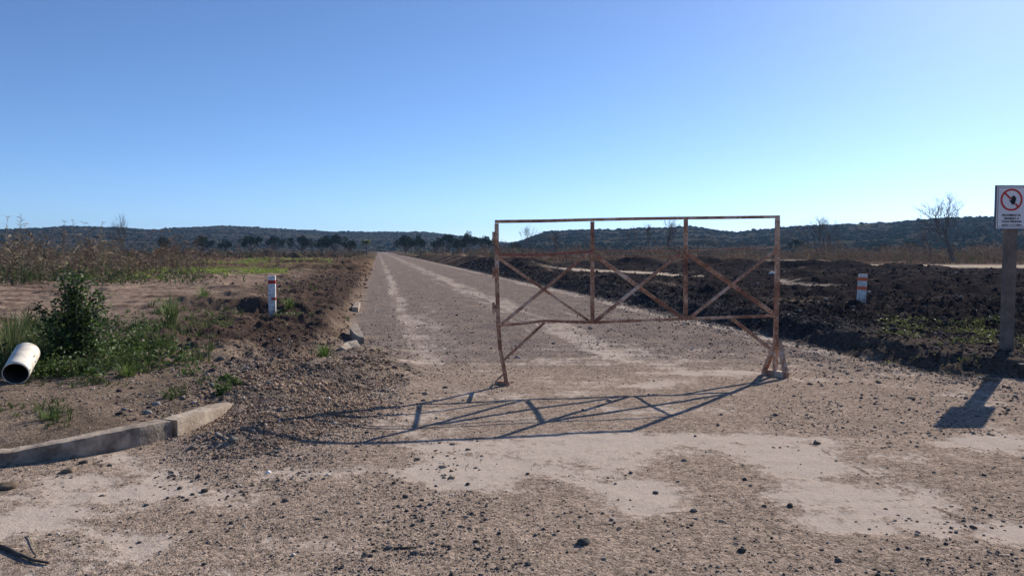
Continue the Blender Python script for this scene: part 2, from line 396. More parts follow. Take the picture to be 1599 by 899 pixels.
# ------------------------------------------------------------------ mesh helpers
def props(o, label=None, cat=None, group=None, kind=None):
    if label: o['label'] = label
    if cat: o['category'] = cat
    if group: o['group'] = group
    if kind: o['kind'] = kind
    return o
def big_mesh(name, V, Fq, mat, tint=None, smooth_=False, mask=None, parent=None):
    V = np.asarray(V, np.float32); Fq = np.asarray(Fq, np.int32)
    me = bpy.data.meshes.new(name)
    n = Fq.shape[1]
    me.vertices.add(len(V)); me.vertices.foreach_set('co', V.ravel())
    me.loops.add(Fq.size); me.loops.foreach_set('vertex_index', Fq.ravel())
    me.polygons.add(len(Fq)); me.polygons.foreach_set('loop_start', np.arange(0, Fq.size, n, dtype=np.int32))
    if smooth_: me.polygons.foreach_set('use_smooth', np.ones(len(Fq), bool))
    for nm, arr in (('tint', tint), ('mask', mask)):
        if arr is not None:
            a = me.attributes.new(nm, 'FLOAT_COLOR', 'POINT')
            a.data.foreach_set('color', np.hstack([arr, np.ones((len(arr), 1))]).astype(np.float32).ravel())
    me.update(calc_edges=True); me.materials.append(mat)
    o = bpy.data.objects.new(name, me); COL.objects.link(o)
    if parent: o.parent = parent
    return o
def empty(name, loc, rz=0.):
    o = bpy.data.objects.new(name, None); o.empty_display_size = .2
    o.location = loc; o.rotation_euler = (0, 0, rz); COL.objects.link(o); return o
class MB:
    def __init__(s): s.v = []; s.f = []; s.c = []
    def add(s, v, f, c=None):
        k = len(s.v); s.v += [tuple(p) for p in v]; s.f += [tuple(i + k for i in q) for q in f]
        s.c += [c or (1, 1, 1)] * len(v)
    def box(s, c, sz, rot=None):
        x, y, z = [q / 2 for q in sz]
        vs_ = [Vector(p) for p in ((-x, -y, -z), (x, -y, -z), (x, y, -z), (-x, y, -z), (-x, -y, z), (x, -y, z), (x, y, z), (-x, y, z))]
        if rot: vs_ = [rot @ p for p in vs_]
        s.add([p + Vector(c) for p in vs_], [(0, 3, 2, 1), (4, 5, 6, 7), (0, 1, 5, 4), (1, 2, 6, 5), (2, 3, 7, 6), (3, 0, 4, 7)])
    def tube(s, pts, rad, n=6, c=None, cap=True):
        pts = [Vector(p) for p in pts]; rad = rad if hasattr(rad, '__len__') else [rad] * len(pts)
        vs_ = []; fs = []
        a = None
        for i, p in enumerate(pts):
            d = (pts[min(i + 1, len(pts) - 1)] - pts[max(i - 1, 0)]).normalized()
            if a is None: a = d.orthogonal().normalized()
            a = (a - d * a.dot(d)).normalized(); b = d.cross(a)
            for k in range(n):
                t = 2 * math.pi * k / n
                vs_.append(p + (a * math.cos(t) + b * math.sin(t)) * rad[i])
        for i in range(len(pts) - 1):
            for k in range(n):
                k2 = (k + 1) % n
                fs.append((i * n + k, i * n + k2, (i + 1) * n + k2, (i + 1) * n + k))
        if cap: fs += [tuple(range(n))[::-1], tuple(range((len(pts) - 1) * n, len(pts) * n))]
        s.add(vs_, fs, c)
    def blade(s, pts, w, c, side=None):
        """a leaf or blade: tapered strip along pts"""
        pts = [Vector(p) for p in pts]; n = len(pts); vs_ = []
        d0 = (pts[-1] - pts[0])
        sd_ = side or Vector((random.uniform(-1, 1), random.uniform(-1, 1), .2)).cross(d0).normalized()
        for i, p in enumerate(pts):
            t = i / (n - 1); ww = w * (1 - t ** 2.2) * (.55 + .9 * min(t * 2.5, 1) * .5) + .0004
            vs_ += [p - sd_ * ww / 2, p + sd_ * ww / 2]
        s.add(vs_, [(2 * i, 2 * i + 1, 2 * i + 3, 2 * i + 2) for i in range(n - 1)], c)
    def build(s, name, mat, parent=None, smooth_=False, loc=None, bevel=0.):
        me = bpy.data.meshes.new(name); me.from_pydata([tuple(p) for p in s.v], [], s.f)
        a = me.attributes.new('tint', 'FLOAT_COLOR', 'POINT')
        a.data.foreach_set('color', np.hstack([np.array(s.c, np.float32), np.ones((len(s.c), 1), np.float32)]).ravel())
        if smooth_: me.polygons.foreach_set('use_smooth', [True] * len(me.polygons))
        me.update(); me.materials.append(mat)
        o = bpy.data.objects.new(name, me); COL.objects.link(o)
        if parent: o.parent = parent
        if loc is not None: o.location = loc
        if bevel:
            b = o.modifiers.new('bevel', 'BEVEL'); b.width = bevel; b.segments = 2; b.limit_method = 'ANGLE'
        return o
def copy_tree(o, loc, rz, s=1., label=None, group=None):
    c = o.copy(); COL.objects.link(c); c.location = loc; c.rotation_euler = (0, 0, rz)
    c.scale = (s, s, s) if not hasattr(s, '__len__') else s
    if label: c['label'] = label
    if group: c['group'] = group
    for ch in o.children:
        d = ch.copy(); COL.objects.link(d); d.parent = c
    return c

# ------------------------------------------------------------------ the ground sheet, the road, the hills
ang = np.concatenate([np.linspace(-180, -75, 40, endpoint=False), np.linspace(-75, -40, 110, endpoint=False),
                      np.linspace(-40, 40, 780, endpoint=False), np.linspace(40, 75, 110, endpoint=False), np.linspace(75, 180, 40, endpoint=False)])
ang = np.radians(ang)
rr = [.35]
while rr[-1] < 3300:
    r0 = rr[-1]
    k = 1.03 if r0 < 2.2 else (1.0065 if r0 < 70 else (1.010 if r0 < 260 else 1.022))
    rr.append(r0 * k)
rr = np.array(rr)
A, RR = np.meshgrid(ang, rr)
GX, GY = (RR * np.sin(A)).ravel(), (RR * np.cos(A)).ravel()
nA_, nR_ = len(ang), len(rr)
GZ = height(GX, GY)
GC, GG, GK, GP = ground_colour(GX, GY)
i0 = np.arange(nR_ - 1)[:, None] * nA_; j0 = np.arange(nA_)[None, :]; j1 = (j0 + 1) % nA_
Q = np.stack([i0 + j0, i0 + nA_ + j0, i0 + nA_ + j1, i0 + j1], -1).reshape(-1, 4)[:, ::-1]
cxq, cyq = GX[Q].mean(1), GY[Q].mean(1)
wob = .10 * fbm(cxq * 2, cyq * 2, 3, 200)
road_m = (pdist(cxq, cyq, KL) < .0 + wob) & (pdist(cxq, cyq, KR) < .0 + wob * .5) & (np.hypot(cxq, cyq) < 420)
V = np.stack([GX, GY, GZ], 1); MK = np.stack([GG, GK, GP], 1)
def submesh(name, m, extra_center=False):
    q = Q[m]; ids, inv = np.unique(q, return_inverse=True)
    return big_mesh(name, V[ids], inv.reshape(-1, 4), M_GROUND, GC[ids], True, MK[ids])
props(submesh('ground', ~road_m), kind='structure')
props(submesh('road', road_m), kind='structure')
# the small disc of road under the camera's feet
c0 = MB(); c0.add([(.36 * math.sin(t * .3927), .36 * math.cos(t * .3927), -.012) for t in range(16)], [tuple(range(16))[::-1]], (.235, .175, .135))
props(c0.build('road', M_GROUND), kind='structure')

# hills: crest height (pixels above the horizon of the photograph) against bearing
PROF = [(-500, 20), (-200, 26), (0, 31), (60, 33), (110, 35), (180, 34), (240, 31), (300, 34), (345, 36), (400, 34), (450, 31), (520, 27), (600, 27), (660, 27), (700, 23), (740, 19), (775, 12), (790, 9),
        (815, 14), (850, 27), (900, 30), (960, 30), (1020, 32), (1080, 35), (1110, 30), (1140, 26), (1180, 29), (1240, 35), (1320, 38), (1400, 42), (1480, 47), (1560, 50), (1650, 54), (1800, 62), (2100, 50), (2600, 30)]
pxs = np.array([p[0] for p in PROF]); hgt = np.array([p[1] for p in PROF], float)
def crest(az):  # az array -> tangent of crest elevation
    px = CX + F * np.tan(np.clip(az, -1.1, 1.1))
    h = np.interp(px, pxs, hgt) + 1.0 * fbm(px * .02, px * 0 + 3.3, 3, 300)
    return h / F * np.cos(az)
def crest_r(az):
    px = CX + F * np.tan(np.clip(az, -1.1, 1.1))
    return np.interp(px, [-500, 500, 760, 830, 1150, 1700], [1250, 1350, 1300, 900, 850, 700])
def hill_z(az, r):
    rc = crest_r(az); x, y = r * np.sin(az), r * np.cos(az)
    t = smooth(.36, 1.0, r / rc) * smooth(1.9, 1.02, r / rc)
    z = (CAMH + crest(az) * rc) * t
    return z + t * (1.2 * fbm(x * .01, y * .01, 5, 310) + 2.8 * fbm(x * .004, y * .004, 3, 320) * (1 - t)) - .6
haz = np.radians(np.linspace(-62, 62, 900)); hr = np.concatenate([np.linspace(300, 1500, 170), np.linspace(1520, 2600, 24)])
HA, HR = np.meshgrid(haz, hr)
HZ = hill_z(HA, HR)
hx, hy = (HR * np.sin(HA)).ravel(), (HR * np.cos(HA)).ravel()
n = len(haz)
i0 = np.arange(len(hr) - 1)[:, None] * n; j0 = np.arange(n - 1)[None, :]
HQ = np.stack([i0 + j0, i0 + j0 + 1, i0 + n + j0 + 1, i0 + n + j0], -1).reshape(-1, 4)
hc = np.array([[.042, .037, .026]]) * (1 + .9 * fbm(hx * .01, hy * .03, 4, 330)[:, None]) + np.array([[.010, .006, .005]]) * smooth(0, .4, fbm(hx * .006, hy * .02, 3, 340))[:, None]
hpx = CX + F * hx / hy
gy = smooth(.0, .25, fbm(hx * .012, hy * .006, 3, 350)) * smooth(1300, 1340, hpx) * smooth(1420, 1370, hpx) * smooth(.72, .82, np.hypot(hx, hy) / crest_r(np.arctan2(hx, hy))) * smooth(.97, .9, np.hypot(hx, hy) / crest_r(np.arctan2(hx, hy)))
hc = hc * (1 - gy[:, None]) + np.array([[.20, .22, .06]]) * gy[:, None]
M_HILL = vcol_mat('hillside_scrub_ground', .95, var=.45, scale=.06)
props(big_mesh('hills', np.stack([hx, hy, HZ.ravel()], 1), HQ, M_HILL, hc, True), kind='structure')

# far blue mountains seen through the gap
maz = np.linspace(-.25, .35, 120); mp = []
mq = []
for i, a in enumerate(maz):
    hh = 28 + 22 * float(fbm(np.array([a * 14.]), np.array([1.]), 3, 360)[0])
    for k, (r_, z_) in enumerate(((2700, -1), (2850, hh * .6), (3000, hh), (3200, -1))):
        mp.append((r_ * math.sin(a), r_ * math.cos(a), z_))
for i in range(len(maz) - 1):
    for k in range(3): mq.append((i * 4 + k, (i + 1) * 4 + k, (i + 1) * 4 + k + 1, i * 4 + k + 1))
props(big_mesh('mountains', mp, mq, M_HILL, np.tile([[.09, .085, .06]], (len(mp), 1)), True), kind='structure')

# ------------------------------------------------------------------ scattering
def ico(sub=1):
    import bmesh
    bm = bmesh.new(); bmesh.ops.create_icosphere(bm, subdivisions=sub, radius=1.)
    v = np.array([q.co[:] for q in bm.verts]); f = np.array([[q.index for q in p.verts] for p in bm.faces]); bm.free(); return v, f
ICO1, ICO2 = ico(1), ico(2)
def rock_shape(seed, sub=1, rough=.3, flat=.6):
    rg = np.random.default_rng(seed); v, f = ICO2 if sub == 2 else ICO1
    v = v * (1 + rough * rg.normal(0, .6, (len(v), 1)).clip(-1, 1))
    # cut a few planes for facets
    for _ in range(5):
        nrm = rg.normal(size=3); nrm /= np.linalg.norm(nrm); d = rg.uniform(.55, .8)
        k = v @ nrm - d; v = v - np.outer(np.maximum(k, 0), nrm)
    return v * np.array([1, rg.uniform(.65, 1), flat * rg.uniform(.75, 1.15)]), f
SHAPES = [rock_shape(i) for i in range(24)]
def scatter(name, X, Y, Z, S, colr, mat, sink=.25, label=None):
    n = len(X); vs_ = []; fs = []; cs = []; k = 0
    sh = rng.integers(0, len(SHAPES), n); th = rng.uniform(0, 6.28, n); tilt = rng.uniform(-.5, .5, n)
    for s_i in range(len(SHAPES)):
        m = np.where(sh == s_i)[0]
        if not len(m): continue
        v, f = SHAPES[s_i]
        ct, st = np.cos(th[m]), np.sin(th[m]); ck, sk = np.cos(tilt[m]), np.sin(tilt[m])
        vx = v[None, :, 0]; vy = v[None, :, 1] * ck[:, None] - v[None, :, 2] * sk[:, None]; vz = v[None, :, 1] * sk[:, None] + v[None, :, 2] * ck[:, None]
        xx = (vx * ct[:, None] - vy * st[:, None]) * S[m, None] + X[m, None]
        yy = (vx * st[:, None] + vy * ct[:, None]) * S[m, None] + Y[m, None]
        zz = (vz + .6 - sink * 1.6) * S[m, None] + Z[m, None]
        vs_.append(np.stack([xx, yy, zz], -1).reshape(-1, 3))
        fs.append((f[None] + (np.arange(len(m)) * len(v))[:, None, None]).reshape(-1, 3) + k); k += len(m) * len(v)
        cs.append(np.repeat(colr[m], len(v), 0))
    o = big_mesh(name, np.vstack(vs_), np.vstack(fs), mat, np.vstack(cs))
    return props(o, label=label, kind='stuff')
def pix_scatter(n, poly, ypow=1.):
    """random image points inside a pixel box list -> ground points"""
    xs, ys = [], []
    for x0, y0, x1, y1, w in poly:
        k = int(n * w); xs.append(rng.uniform(x0, x1, k)); ys.append(rng.uniform(0, 1, k) ** ypow * (y1 - y0) + y0)
    return on_ground_many(np.concatenate(xs), np.concatenate(ys))
def tints(n, a, b, j=.2):
    t = rng.uniform(0, 1, (n, 1)); return (np.array([a]) * (1 - t) + np.array([b]) * t) * rng.uniform(1 - j, 1 + j, (n, 1))

# gravel: loose stones on the road and the verges
X, Y, Z = pix_scatter(1., [(-150, 560, 640, 650, 7500), (300, 570, 640, 690, 15000), (260, 640, 520, 760, 6500), (0, 640, 400, 900, 1500), (400, 680, 760, 905, 7000), (560, 400, 1300, 560, 8000), (640, 560, 1650, 905, 9000), (-100, 700, 420, 905, 3500),
                       (1200, 540, 1650, 680, 3600), (1380, 760, 1650, 905, 900), (560, 500, 800, 660, 1500), (370, 530, 610, 640, 9000), (900, 470, 1300, 560, 3000), (1250, 500, 1620, 590, 3000), (-100, 900, 1700, 1150, 900)])
# ... and the windrow of it along the right edge
yy = 11.5 * (60 / 11.5) ** rng.uniform(0, 1, 9000); uu = 7.3 + rng.normal(.3, .45, 9000) + .25 * (yy < 14)
X = np.concatenate([X, uu - SL * yy]); Y = np.concatenate([Y, yy]); Z = np.concatenate([Z, height(uu - SL * yy, yy)])
u_, dl_, dr_, lf_, rt_, hp_ = zones(X, Y)
pal = pale_mask(X, Y) * (Y < 12)
clump = fbm(X * 1.6, Y * 1.6, 4, 601)
keep = rng.uniform(0, 1, len(X)) > np.clip(pal * .93 + .6 * (hp_ < .1) * (lf_ < .5) * (clump < 0), 0, .97)
keep &= ~((lf_ > .5) & (Y > 13) & (dl_ > .8))
X, Y, Z, hp_, lf_, dr_ = X[keep], Y[keep], Z[keep], hp_[keep], lf_[keep], dr_[keep]
d = np.hypot(X, Y)
S = np.exp(rng.normal(np.log(.0056), .5, len(X))) * (1 + .55 * np.clip(hp_, 0, 1)) * np.clip(d / 8, .62, 2.2) * (1 + .5 * (dr_ > -.2))
S = np.clip(S, .0035, .05)
tc_ = tints(len(X), (.15, .125, .105), (.40, .32, .26)); wh = rng.uniform(0, 1, len(X)) < .04; tc_[wh] = (.55, .5, .46)
dk = rng.uniform(0, 1, len(X)) < .16; tc_[dk] = (.075, .068, .065); tc_[dr_ > -.1] *= .6; tc_[hp_ > .15] *= np.array([1.08, .95, .84])
scatter('gravel', X, Y, Z, S, tc_, M_STONE, label='loose grey and brown gravel over the road and its verges')
X, Y, Z = pix_scatter(1., [(240, 630, 480, 780, 800), (560, 720, 780, 900, 520), (400, 690, 760, 900, 620), (760, 780, 1000, 900, 260), (1000, 800, 1400, 905, 260), (20, 770, 420, 905, 220), (1380, 780, 1640, 900, 130), (1200, 560, 1640, 700, 420), (380, 560, 600, 680, 700), (-60, 715, 240, 760, 90), (200, 540, 460, 640, 500), (560, 560, 700, 640, 160)])
cl_ = fbm(X * 2.2, Y * 2.2, 3, 611); kp = cl_ + rng.normal(0, .12, len(X)) > -.02
X, Y, Z = X[kp], Y[kp], Z[kp]
tc_ = tints(len(X), (.06, .054, .052), (.30, .24, .19))
scatter('coarse_gravel', X, Y, Z, np.clip(np.exp(rng.normal(np.log(.0125), .38, len(X))) * np.clip(np.hypot(X, Y) / 6, .7, 2), .006, .045), tc_, M_STONE, sink=.4, label='coarser dark angular stones gathered in drifts over the dirt')
# clods of ploughed soil
X, Y, Z = pix_scatter(1., [(620, 396, 1650, 430, 5000), (900, 420, 1650, 520, 13000), (1150, 470, 1650, 590, 12000), (400, 430, 590, 560, 3200), (330, 500, 570, 600, 1600), (430, 400, 590, 450, 1800), (0, 420, 420, 520, 900), (60, 700, 300, 760, 140), (180, 600, 380, 660, 160)])
yy = 12.5 * (70 / 12.5) ** rng.uniform(0, 1, 7000); uu = 7.3 + rng.uniform(.15, 2.2, 7000)
X = np.concatenate([X, uu - SL * yy]); Y = np.concatenate([Y, yy]); Z = np.concatenate([Z, height(uu - SL * yy, yy)])
u_, dl_, dr_, lf_, rt_, hp_ = zones(X, Y)
tk = np.clip(gseg(X, Y, (2.9, 49), (7.1, 41.8), 1.5) + gseg(X, Y, (7.1, 41.8), (10, 28), .75) + gseg(X, Y, (10, 26.5), (13, 25), .5) + gseg(X, Y, (25, 60), (48, 56), 8.), 0, 1)
keep = ((dl_ > .15) & (dl_ < 6 * rng.uniform(0, 1, len(X))) | (dr_ > .2)) & (rng.uniform(0, 1, len(X)) > tk * 1.2) & (Y < 120)
keep &= ~((dr_ > 0) & (X > 5.8) & (dr_ < .3) & (Y < 11))
X, Y, Z, dl_ = X[keep], Y[keep], Z[keep], dl_[keep]
S = np.exp(rng.normal(np.log(.026), .5, len(X))) * np.clip(np.hypot(X, Y) / 14, .8, 3.2); S = np.clip(S * .62, .008, .13)
tc_ = tints(len(X), (.026, .024, .026), (.06, .052, .05)); tc_[dl_ > 0] *= np.array([1.9, 1.6, 1.5]); hi = rng.uniform(0, 1, len(X)) < .035; tc_[hi] = (.2, .18, .165)
scatter('soil_clods', X, Y, Z, S, tc_, M_CLOD, sink=.35, label='dark brown clods of turned soil beside the road')

# ------------------------------------------------------------------ single stones one can point at
def stone(px, py, wpx, label, group, colr=(.085, .078, .072), name='stone', sub=2, flat=.7):
    p = on_ground(px, py); dist = p.y
    s = max(.012, wpx * dist / F * .58)
    v, f = rock_shape(int(px * 7 + py), sub if wpx > 10 else 1, .34 if wpx > 20 else .2, flat)
    me_c = np.tile(np.array([colr]) * random.uniform(.8, 1.7), (len(v), 1))
    o = big_mesh(name, v * s, f, M_STONE, me_c)
    o.location = (p.x, p.y, p.z + s * .14); o.rotation_euler = (0, 0, random.uniform(0, 6.28))
    props(o, label, 'stone' if name == 'stone' else 'rock', group)
    return o
BIG = [(911, 848, 21, 'largest dark stone lying in the foreground, right of the centre'),
 (1083, 798, 12, 'dark round stone on the pale patch just above the foreground centre'),
 (1024, 770, 10, 'small dark stone by itself at the tip of the big pale patch'),
 (1159, 860, 13, 'flat dark stone alone on gravel near the bottom edge, right of centre'),
 (1163, 749, 9, 'small dark stone alone on the pale ground below the gate\'s right foot'),
 (1233, 790, 12, 'dark stone at the left end of the thin crack in the pale ground'),
 (1309, 875, 13, 'square dark stone on gravel at the bottom right'),
 (1371, 900, 12, 'dark stone cut by the bottom edge of the picture at the right'),
 (826, 881, 11, 'pointed dark stone near the bottom edge, left of the largest stone'),
 (648, 865, 15, 'grey pointed stone with a pale top at the bottom, left of the dark stick scrap'),
 (607, 855, 13, 'dark wedge shaped stone next to a thin stick scrap at the bottom'),
 (109, 736, 25, 'large brown clod lying below the long left kerb'),
 (130, 723, 13, 'pale edged stone just under the long left kerb'),
 (14, 760, 30, 'dark lump of earth at the left picture edge below the kerb'),
 (320, 767, 13, 'flat dark stone at the right end of the scatter below the kerb'),
 (1548, 594, 22, 'rounded brown rock at the foot of the right kerb beside the sign shadow')]
for a in BIG: stone(a[0], a[1], a[2], a[3], None, flat=.4 if 'brown' in a[3] or 'earth' in a[3] else .7, colr=(.13, .10, .075) if 'brown' in a[3] or 'earth' in a[3] else (.085, .078, .072))
G1 = [(428, 787), (443, 807), (578, 842), (672, 877), (702, 853), (749, 857), (580, 887), (635, 798), (665, 792), (650, 808), (660, 813), (607, 814), (693, 800), (737, 802), (779, 833), (615, 755), (681, 759), (730, 756), (487, 748),
      (455, 748), (435, 750), (510, 838), (585, 860), (690, 867), (622, 790), (616, 779), (633, 776), (657, 790), (672, 788), (645, 820), (600, 815), (618, 815), (583, 850), (676, 845), (721, 822), (760, 880), (590, 900), (705, 897), (466, 711)]
for x, y in G1: stone(x, y, random.uniform(5.5, 9.5), 'small dark stone in the loose scatter left of the foreground centre', 'dark stones scattered left of the foreground centre')
G2 = [(959, 816), (882, 801), (872, 806), (866, 835), (872, 829), (966, 827), (849, 826), (825, 804), (836, 836), (1085, 681), (886, 862), (1044, 829), (1172, 758), (1194, 790), (977, 742), (985, 738), (1121, 664), (806, 880), (824, 740), (1016, 892), (955, 812)]
for x, y in G2: stone(x, y, random.uniform(5, 8.5), 'small dark stone strewn across the central foreground dirt', 'dark stones strewn over the central foreground')
G3 = [(1504, 813), (1507, 821), (1485, 824), (1493, 831), (1484, 842), (1358, 826), (1409, 660), (1520, 677), (1546, 879), (1580, 865), (1581, 875), (1558, 862), (1596, 859), (1373, 892), (1525, 846), (1450, 874), (1403, 857), (1316, 668),
      (1344, 636), (1420, 640), (1550, 655), (1575, 640), (1440, 872), (1345, 622), (1508, 622), (1366, 667)]
for x, y in G3: stone(x, y, random.uniform(5, 8.5), 'small dark stone on the gravelly ground at the lower right', 'dark stones on the gravel at the lower right')
G4 = [(281, 763), (301, 772), (250, 861), (319, 881), (299, 830), (172, 727), (345, 805), (361, 817), (262, 778), (285, 777), (292, 781), (370, 760), (270, 738), (310, 745), (322, 755), (300, 752), (355, 745), (340, 735), (380, 772), (395, 758), (360, 790)]
for x, y in G4: stone(x, y, random.uniform(6, 9.5), 'small dark stone lying on the dirt below the left kerb end', 'dark stones below the left kerb')
G5 = [(1358, 463, 8), (1411, 499, 8), (1430, 492, 8), (1515, 447, 9), (1558, 463, 6), (1493, 426, 10), (1445, 457, 12), (1485, 453, 8), (1318, 430, 6), (1326, 476, 5), (1232, 492, 6), (1395, 455, 9), (1372, 486, 10), (1540, 440, 6), (1290, 470, 5), (1180, 470, 6), (1130, 455, 5), (1350, 500, 6), (1570, 500, 6), (1460, 520, 5)]
for x, y, w in G5: stone(x, y, w, 'pale stone lying on the dark ploughed soil right of the road', 'pale stones on the dark soil', colr=(.48, .46, .43), flat=.5, sub=1)
G6 = [(230, 645), (195, 640), (210, 655), (285, 622), (245, 632), (405, 590), (420, 600), (385, 575), (345, 560), (330, 600), (440, 640), (395, 690), (330, 700), (325, 690), (350, 690), (340, 680), (310, 685), (365, 700), (300, 700)]
for x, y in G6: stone(x, y, random.uniform(8, 14), 'grey broken stone on the gravel heap around the left kerb end', 'broken stones around the kerb end', colr=(.17, .155, .145))
stone(420, 738, 9, 'small white stone on the dirt below the gate shadow\'s left end', None, colr=(.62, .6, .57), flat=.9)
b = stone(1206, 430, 12, 'white crumpled scrap on the dark soil behind the gate\'s right end', None, colr=(.5, .48, .46), flat=.5); b['category'] = 'litter'; b.name = 'litter_scrap'

# ------------------------------------------------------------------ kerbs
def kerb(name, pts, zt, w, hgt_, mat, label, cat, group=None, side=1, rough=.006, ends=(0, 0)):
    """kerb stone swept along the ground line pts (front foot), top at zt list, width w to the side"""
    P = [Vector((p[0], p[1], 0)) for p in pts]
    # resample
    Q_, ZT = [], []
    for i in range(len(P) - 1):
        k = max(2, int((P[i + 1] - P[i]).length / .06))
        for j in range(k):
            t = j / k; Q_.append(P[i].lerp(P[i + 1], t)); ZT.append(zt[i] * (1 - t) + zt[i + 1] * t)
    Q_.append(P[-1]); ZT.append(zt[-1])
    m = MB(); n = len(Q_); prof = [(0, 0), (.012, .92), (.03, 1.0), (.5, 1.0), (.94, .99), (1, .92), (1, 0)]
    vs_ = []
    for i, q in enumerate(Q_):
        d = (Q_[min(i + 1, n - 1)] - Q_[max(i - 1, 0)]).normalized(); nr_ = Vector((-d.y, d.x, 0)) * side
        for (a, b_) in prof:
            j = rough * float(noise(np.array([q.x * 9 + a * 5]), np.array([q.y * 9 + b_ * 5]), 5)[0])
            vs_.append(q + nr_ * (a * w + j) + Vector((0, 0, ZT[i] - hgt_ * (1 - b_) + (j if b_ > .5 else 0))))
    fs = []
    k = len(prof)
    for i in range(n - 1):
        for j in range(k - 1): fs.append((i * k + j, i * k + j + 1, (i + 1) * k + j + 1, (i + 1) * k + j))
    fs += [tuple(range(k)), tuple(range((n - 1) * k, n * k))[::-1]]
    m.add(vs_, fs)
    o = m.build(name, mat, bevel=.004); return props(o, label, cat, group)
kg = 'concrete kerb pieces on the left road corner'
kerb('concrete_kerb', [(-9, 4.93), (-6, 5.18), (-4.6, 5.37), (-3.75, 5.50), (-3.3, 5.73), (-3.02, 6.02), (-2.87, 6.26)], [.04, .06, .075, .09, .145, .165, .16], .19, .35, M_CONC, 'long curved grey concrete kerb at the lower left', 'kerb', kg)
kerb('concrete_kerb', [(-2.845, 6.30), (-2.75, 6.65), (-2.69, 7.0), (-2.66, 7.45)], [.155, .15, .135, .10], .21, .35, M_CONC2, 'short cracked kerb piece running into the gravel heap', 'kerb', kg)
def slab(pts, zs, th, label):
    P = [at_z(px, py, z) for (px, py), z in zip(pts, zs)]; n = len(P); m = MB(); c = sum(P, Vector()) / n
    m.add([p - c for p in P] + [p - c - Vector((0, 0, th)) for p in P], [tuple(range(n))[::-1], tuple(range(n, 2 * n))] + [(i, (i + 1) % n, n + (i + 1) % n, n + i) for i in range(n)])
    o = m.build('kerb_fragment', M_CONC2, loc=c, bevel=.012); props(o, label, 'kerb', kg)
    import bmesh
    bm = bmesh.new(); bm.from_mesh(o.data); bmesh.ops.recalc_face_normals(bm, faces=bm.faces); bm.to_mesh(o.data); bm.free()
slab([(531, 541), (541, 533), (557, 530), (563, 540), (574, 557), (558, 557), (546, 549)], [.15, .17, .19, .15, .07, .06, .11], .16, 'pale broken kerb slab surfacing beside the road on the left')
slab([(546, 512), (553, 501), (560, 508), (569, 527), (560, 526), (552, 520)], [.19, .25, .22, .10, .10, .14], .2, 'small pale kerb end farther along the left road edge, beyond the broken slab')
kerb('concrete_kerb', [(-3.95, 19.2), (-4.3, 21.2)], [.13, .13], .16, .3, M_CONC2, 'distant pale sliver of kerb at the left road edge', 'kerb', kg, rough=.02)
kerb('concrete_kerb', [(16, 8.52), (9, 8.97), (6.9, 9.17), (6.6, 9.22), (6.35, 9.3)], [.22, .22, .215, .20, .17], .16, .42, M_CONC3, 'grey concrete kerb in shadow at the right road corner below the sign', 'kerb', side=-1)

# ------------------------------------------------------------------ the gate
GA, GB = Vector((-.03, 8.80, 0)), Vector((3.40, 9.50, 0))
gx = (GB - GA).normalized()
gn = Vector((-gx.y, gx.x, 0))                     # away from the camera
def on_gate(px, py, off=0.):
    d = Vector(ray(px, py)); o = Vector((0, 0, CAMH)); g = GA + gn * off
    t = (g - o).dot(gn) / d.dot(gn); return o + d * t
def rust_mat():
    m, nt, p = new_mat('rusty_steel'); L = nt.links.new
    p.inputs['Roughness'].default_value = .72; p.inputs['Metallic'].default_value = .15; p.inputs['Specular IOR Level'].default_value = .35
    tc = N(nt, 'ShaderNodeTexCoord')
    n1 = N(nt, 'ShaderNodeTexNoise', Scale=2.6, Detail=8., Roughness=.7); L(tc.outputs['Object'], n1.inputs['Vector'])
    n2 = N(nt, 'ShaderNodeTexNoise', Scale=34., Detail=6., Roughness=.7); L(tc.outputs['Object'], n2.inputs['Vector'])
    r1 = N(nt, 'ShaderNodeValToRGB'); e = r1.color_ramp.elements
    e[0].position = .36; e[0].color = (.10, .045, .036, 1); e[1].position = .47; e[1].color = (.27, .125, .075, 1)
    for pos, c in ((.53, (.44, .26, .165, 1)), (.60, (.60, .49, .41, 1))):
        q = r1.color_ramp.elements.new(pos); q.color = c
    mx = N(nt, 'ShaderNodeMix', data_type='FLOAT'); mx.inputs[0].default_value = .38
    L(n1.outputs[0], mx.inputs[2]); L(n2.outputs[0], mx.inputs[3]); L(mx.outputs[0], r1.inputs[0]); L(r1.outputs[0], p.inputs['Base Color'])
    b = N(nt, 'ShaderNodeBump', Strength=.6, Distance=.003); L(n2.outputs[0], b.inputs['Height']); L(b.outputs[0], p.inputs['Normal'])
    return m
M_RUST = rust_mat()
M_REDTAPE = simple_mat('faded_red_paint', (.36, .06, .055), .6, (.20, .05, .04), 14)
gate = empty('barrier_gate', GA)
props(gate, 'rusty openwork steel gate with cross braces standing across the gravel road', 'gate')
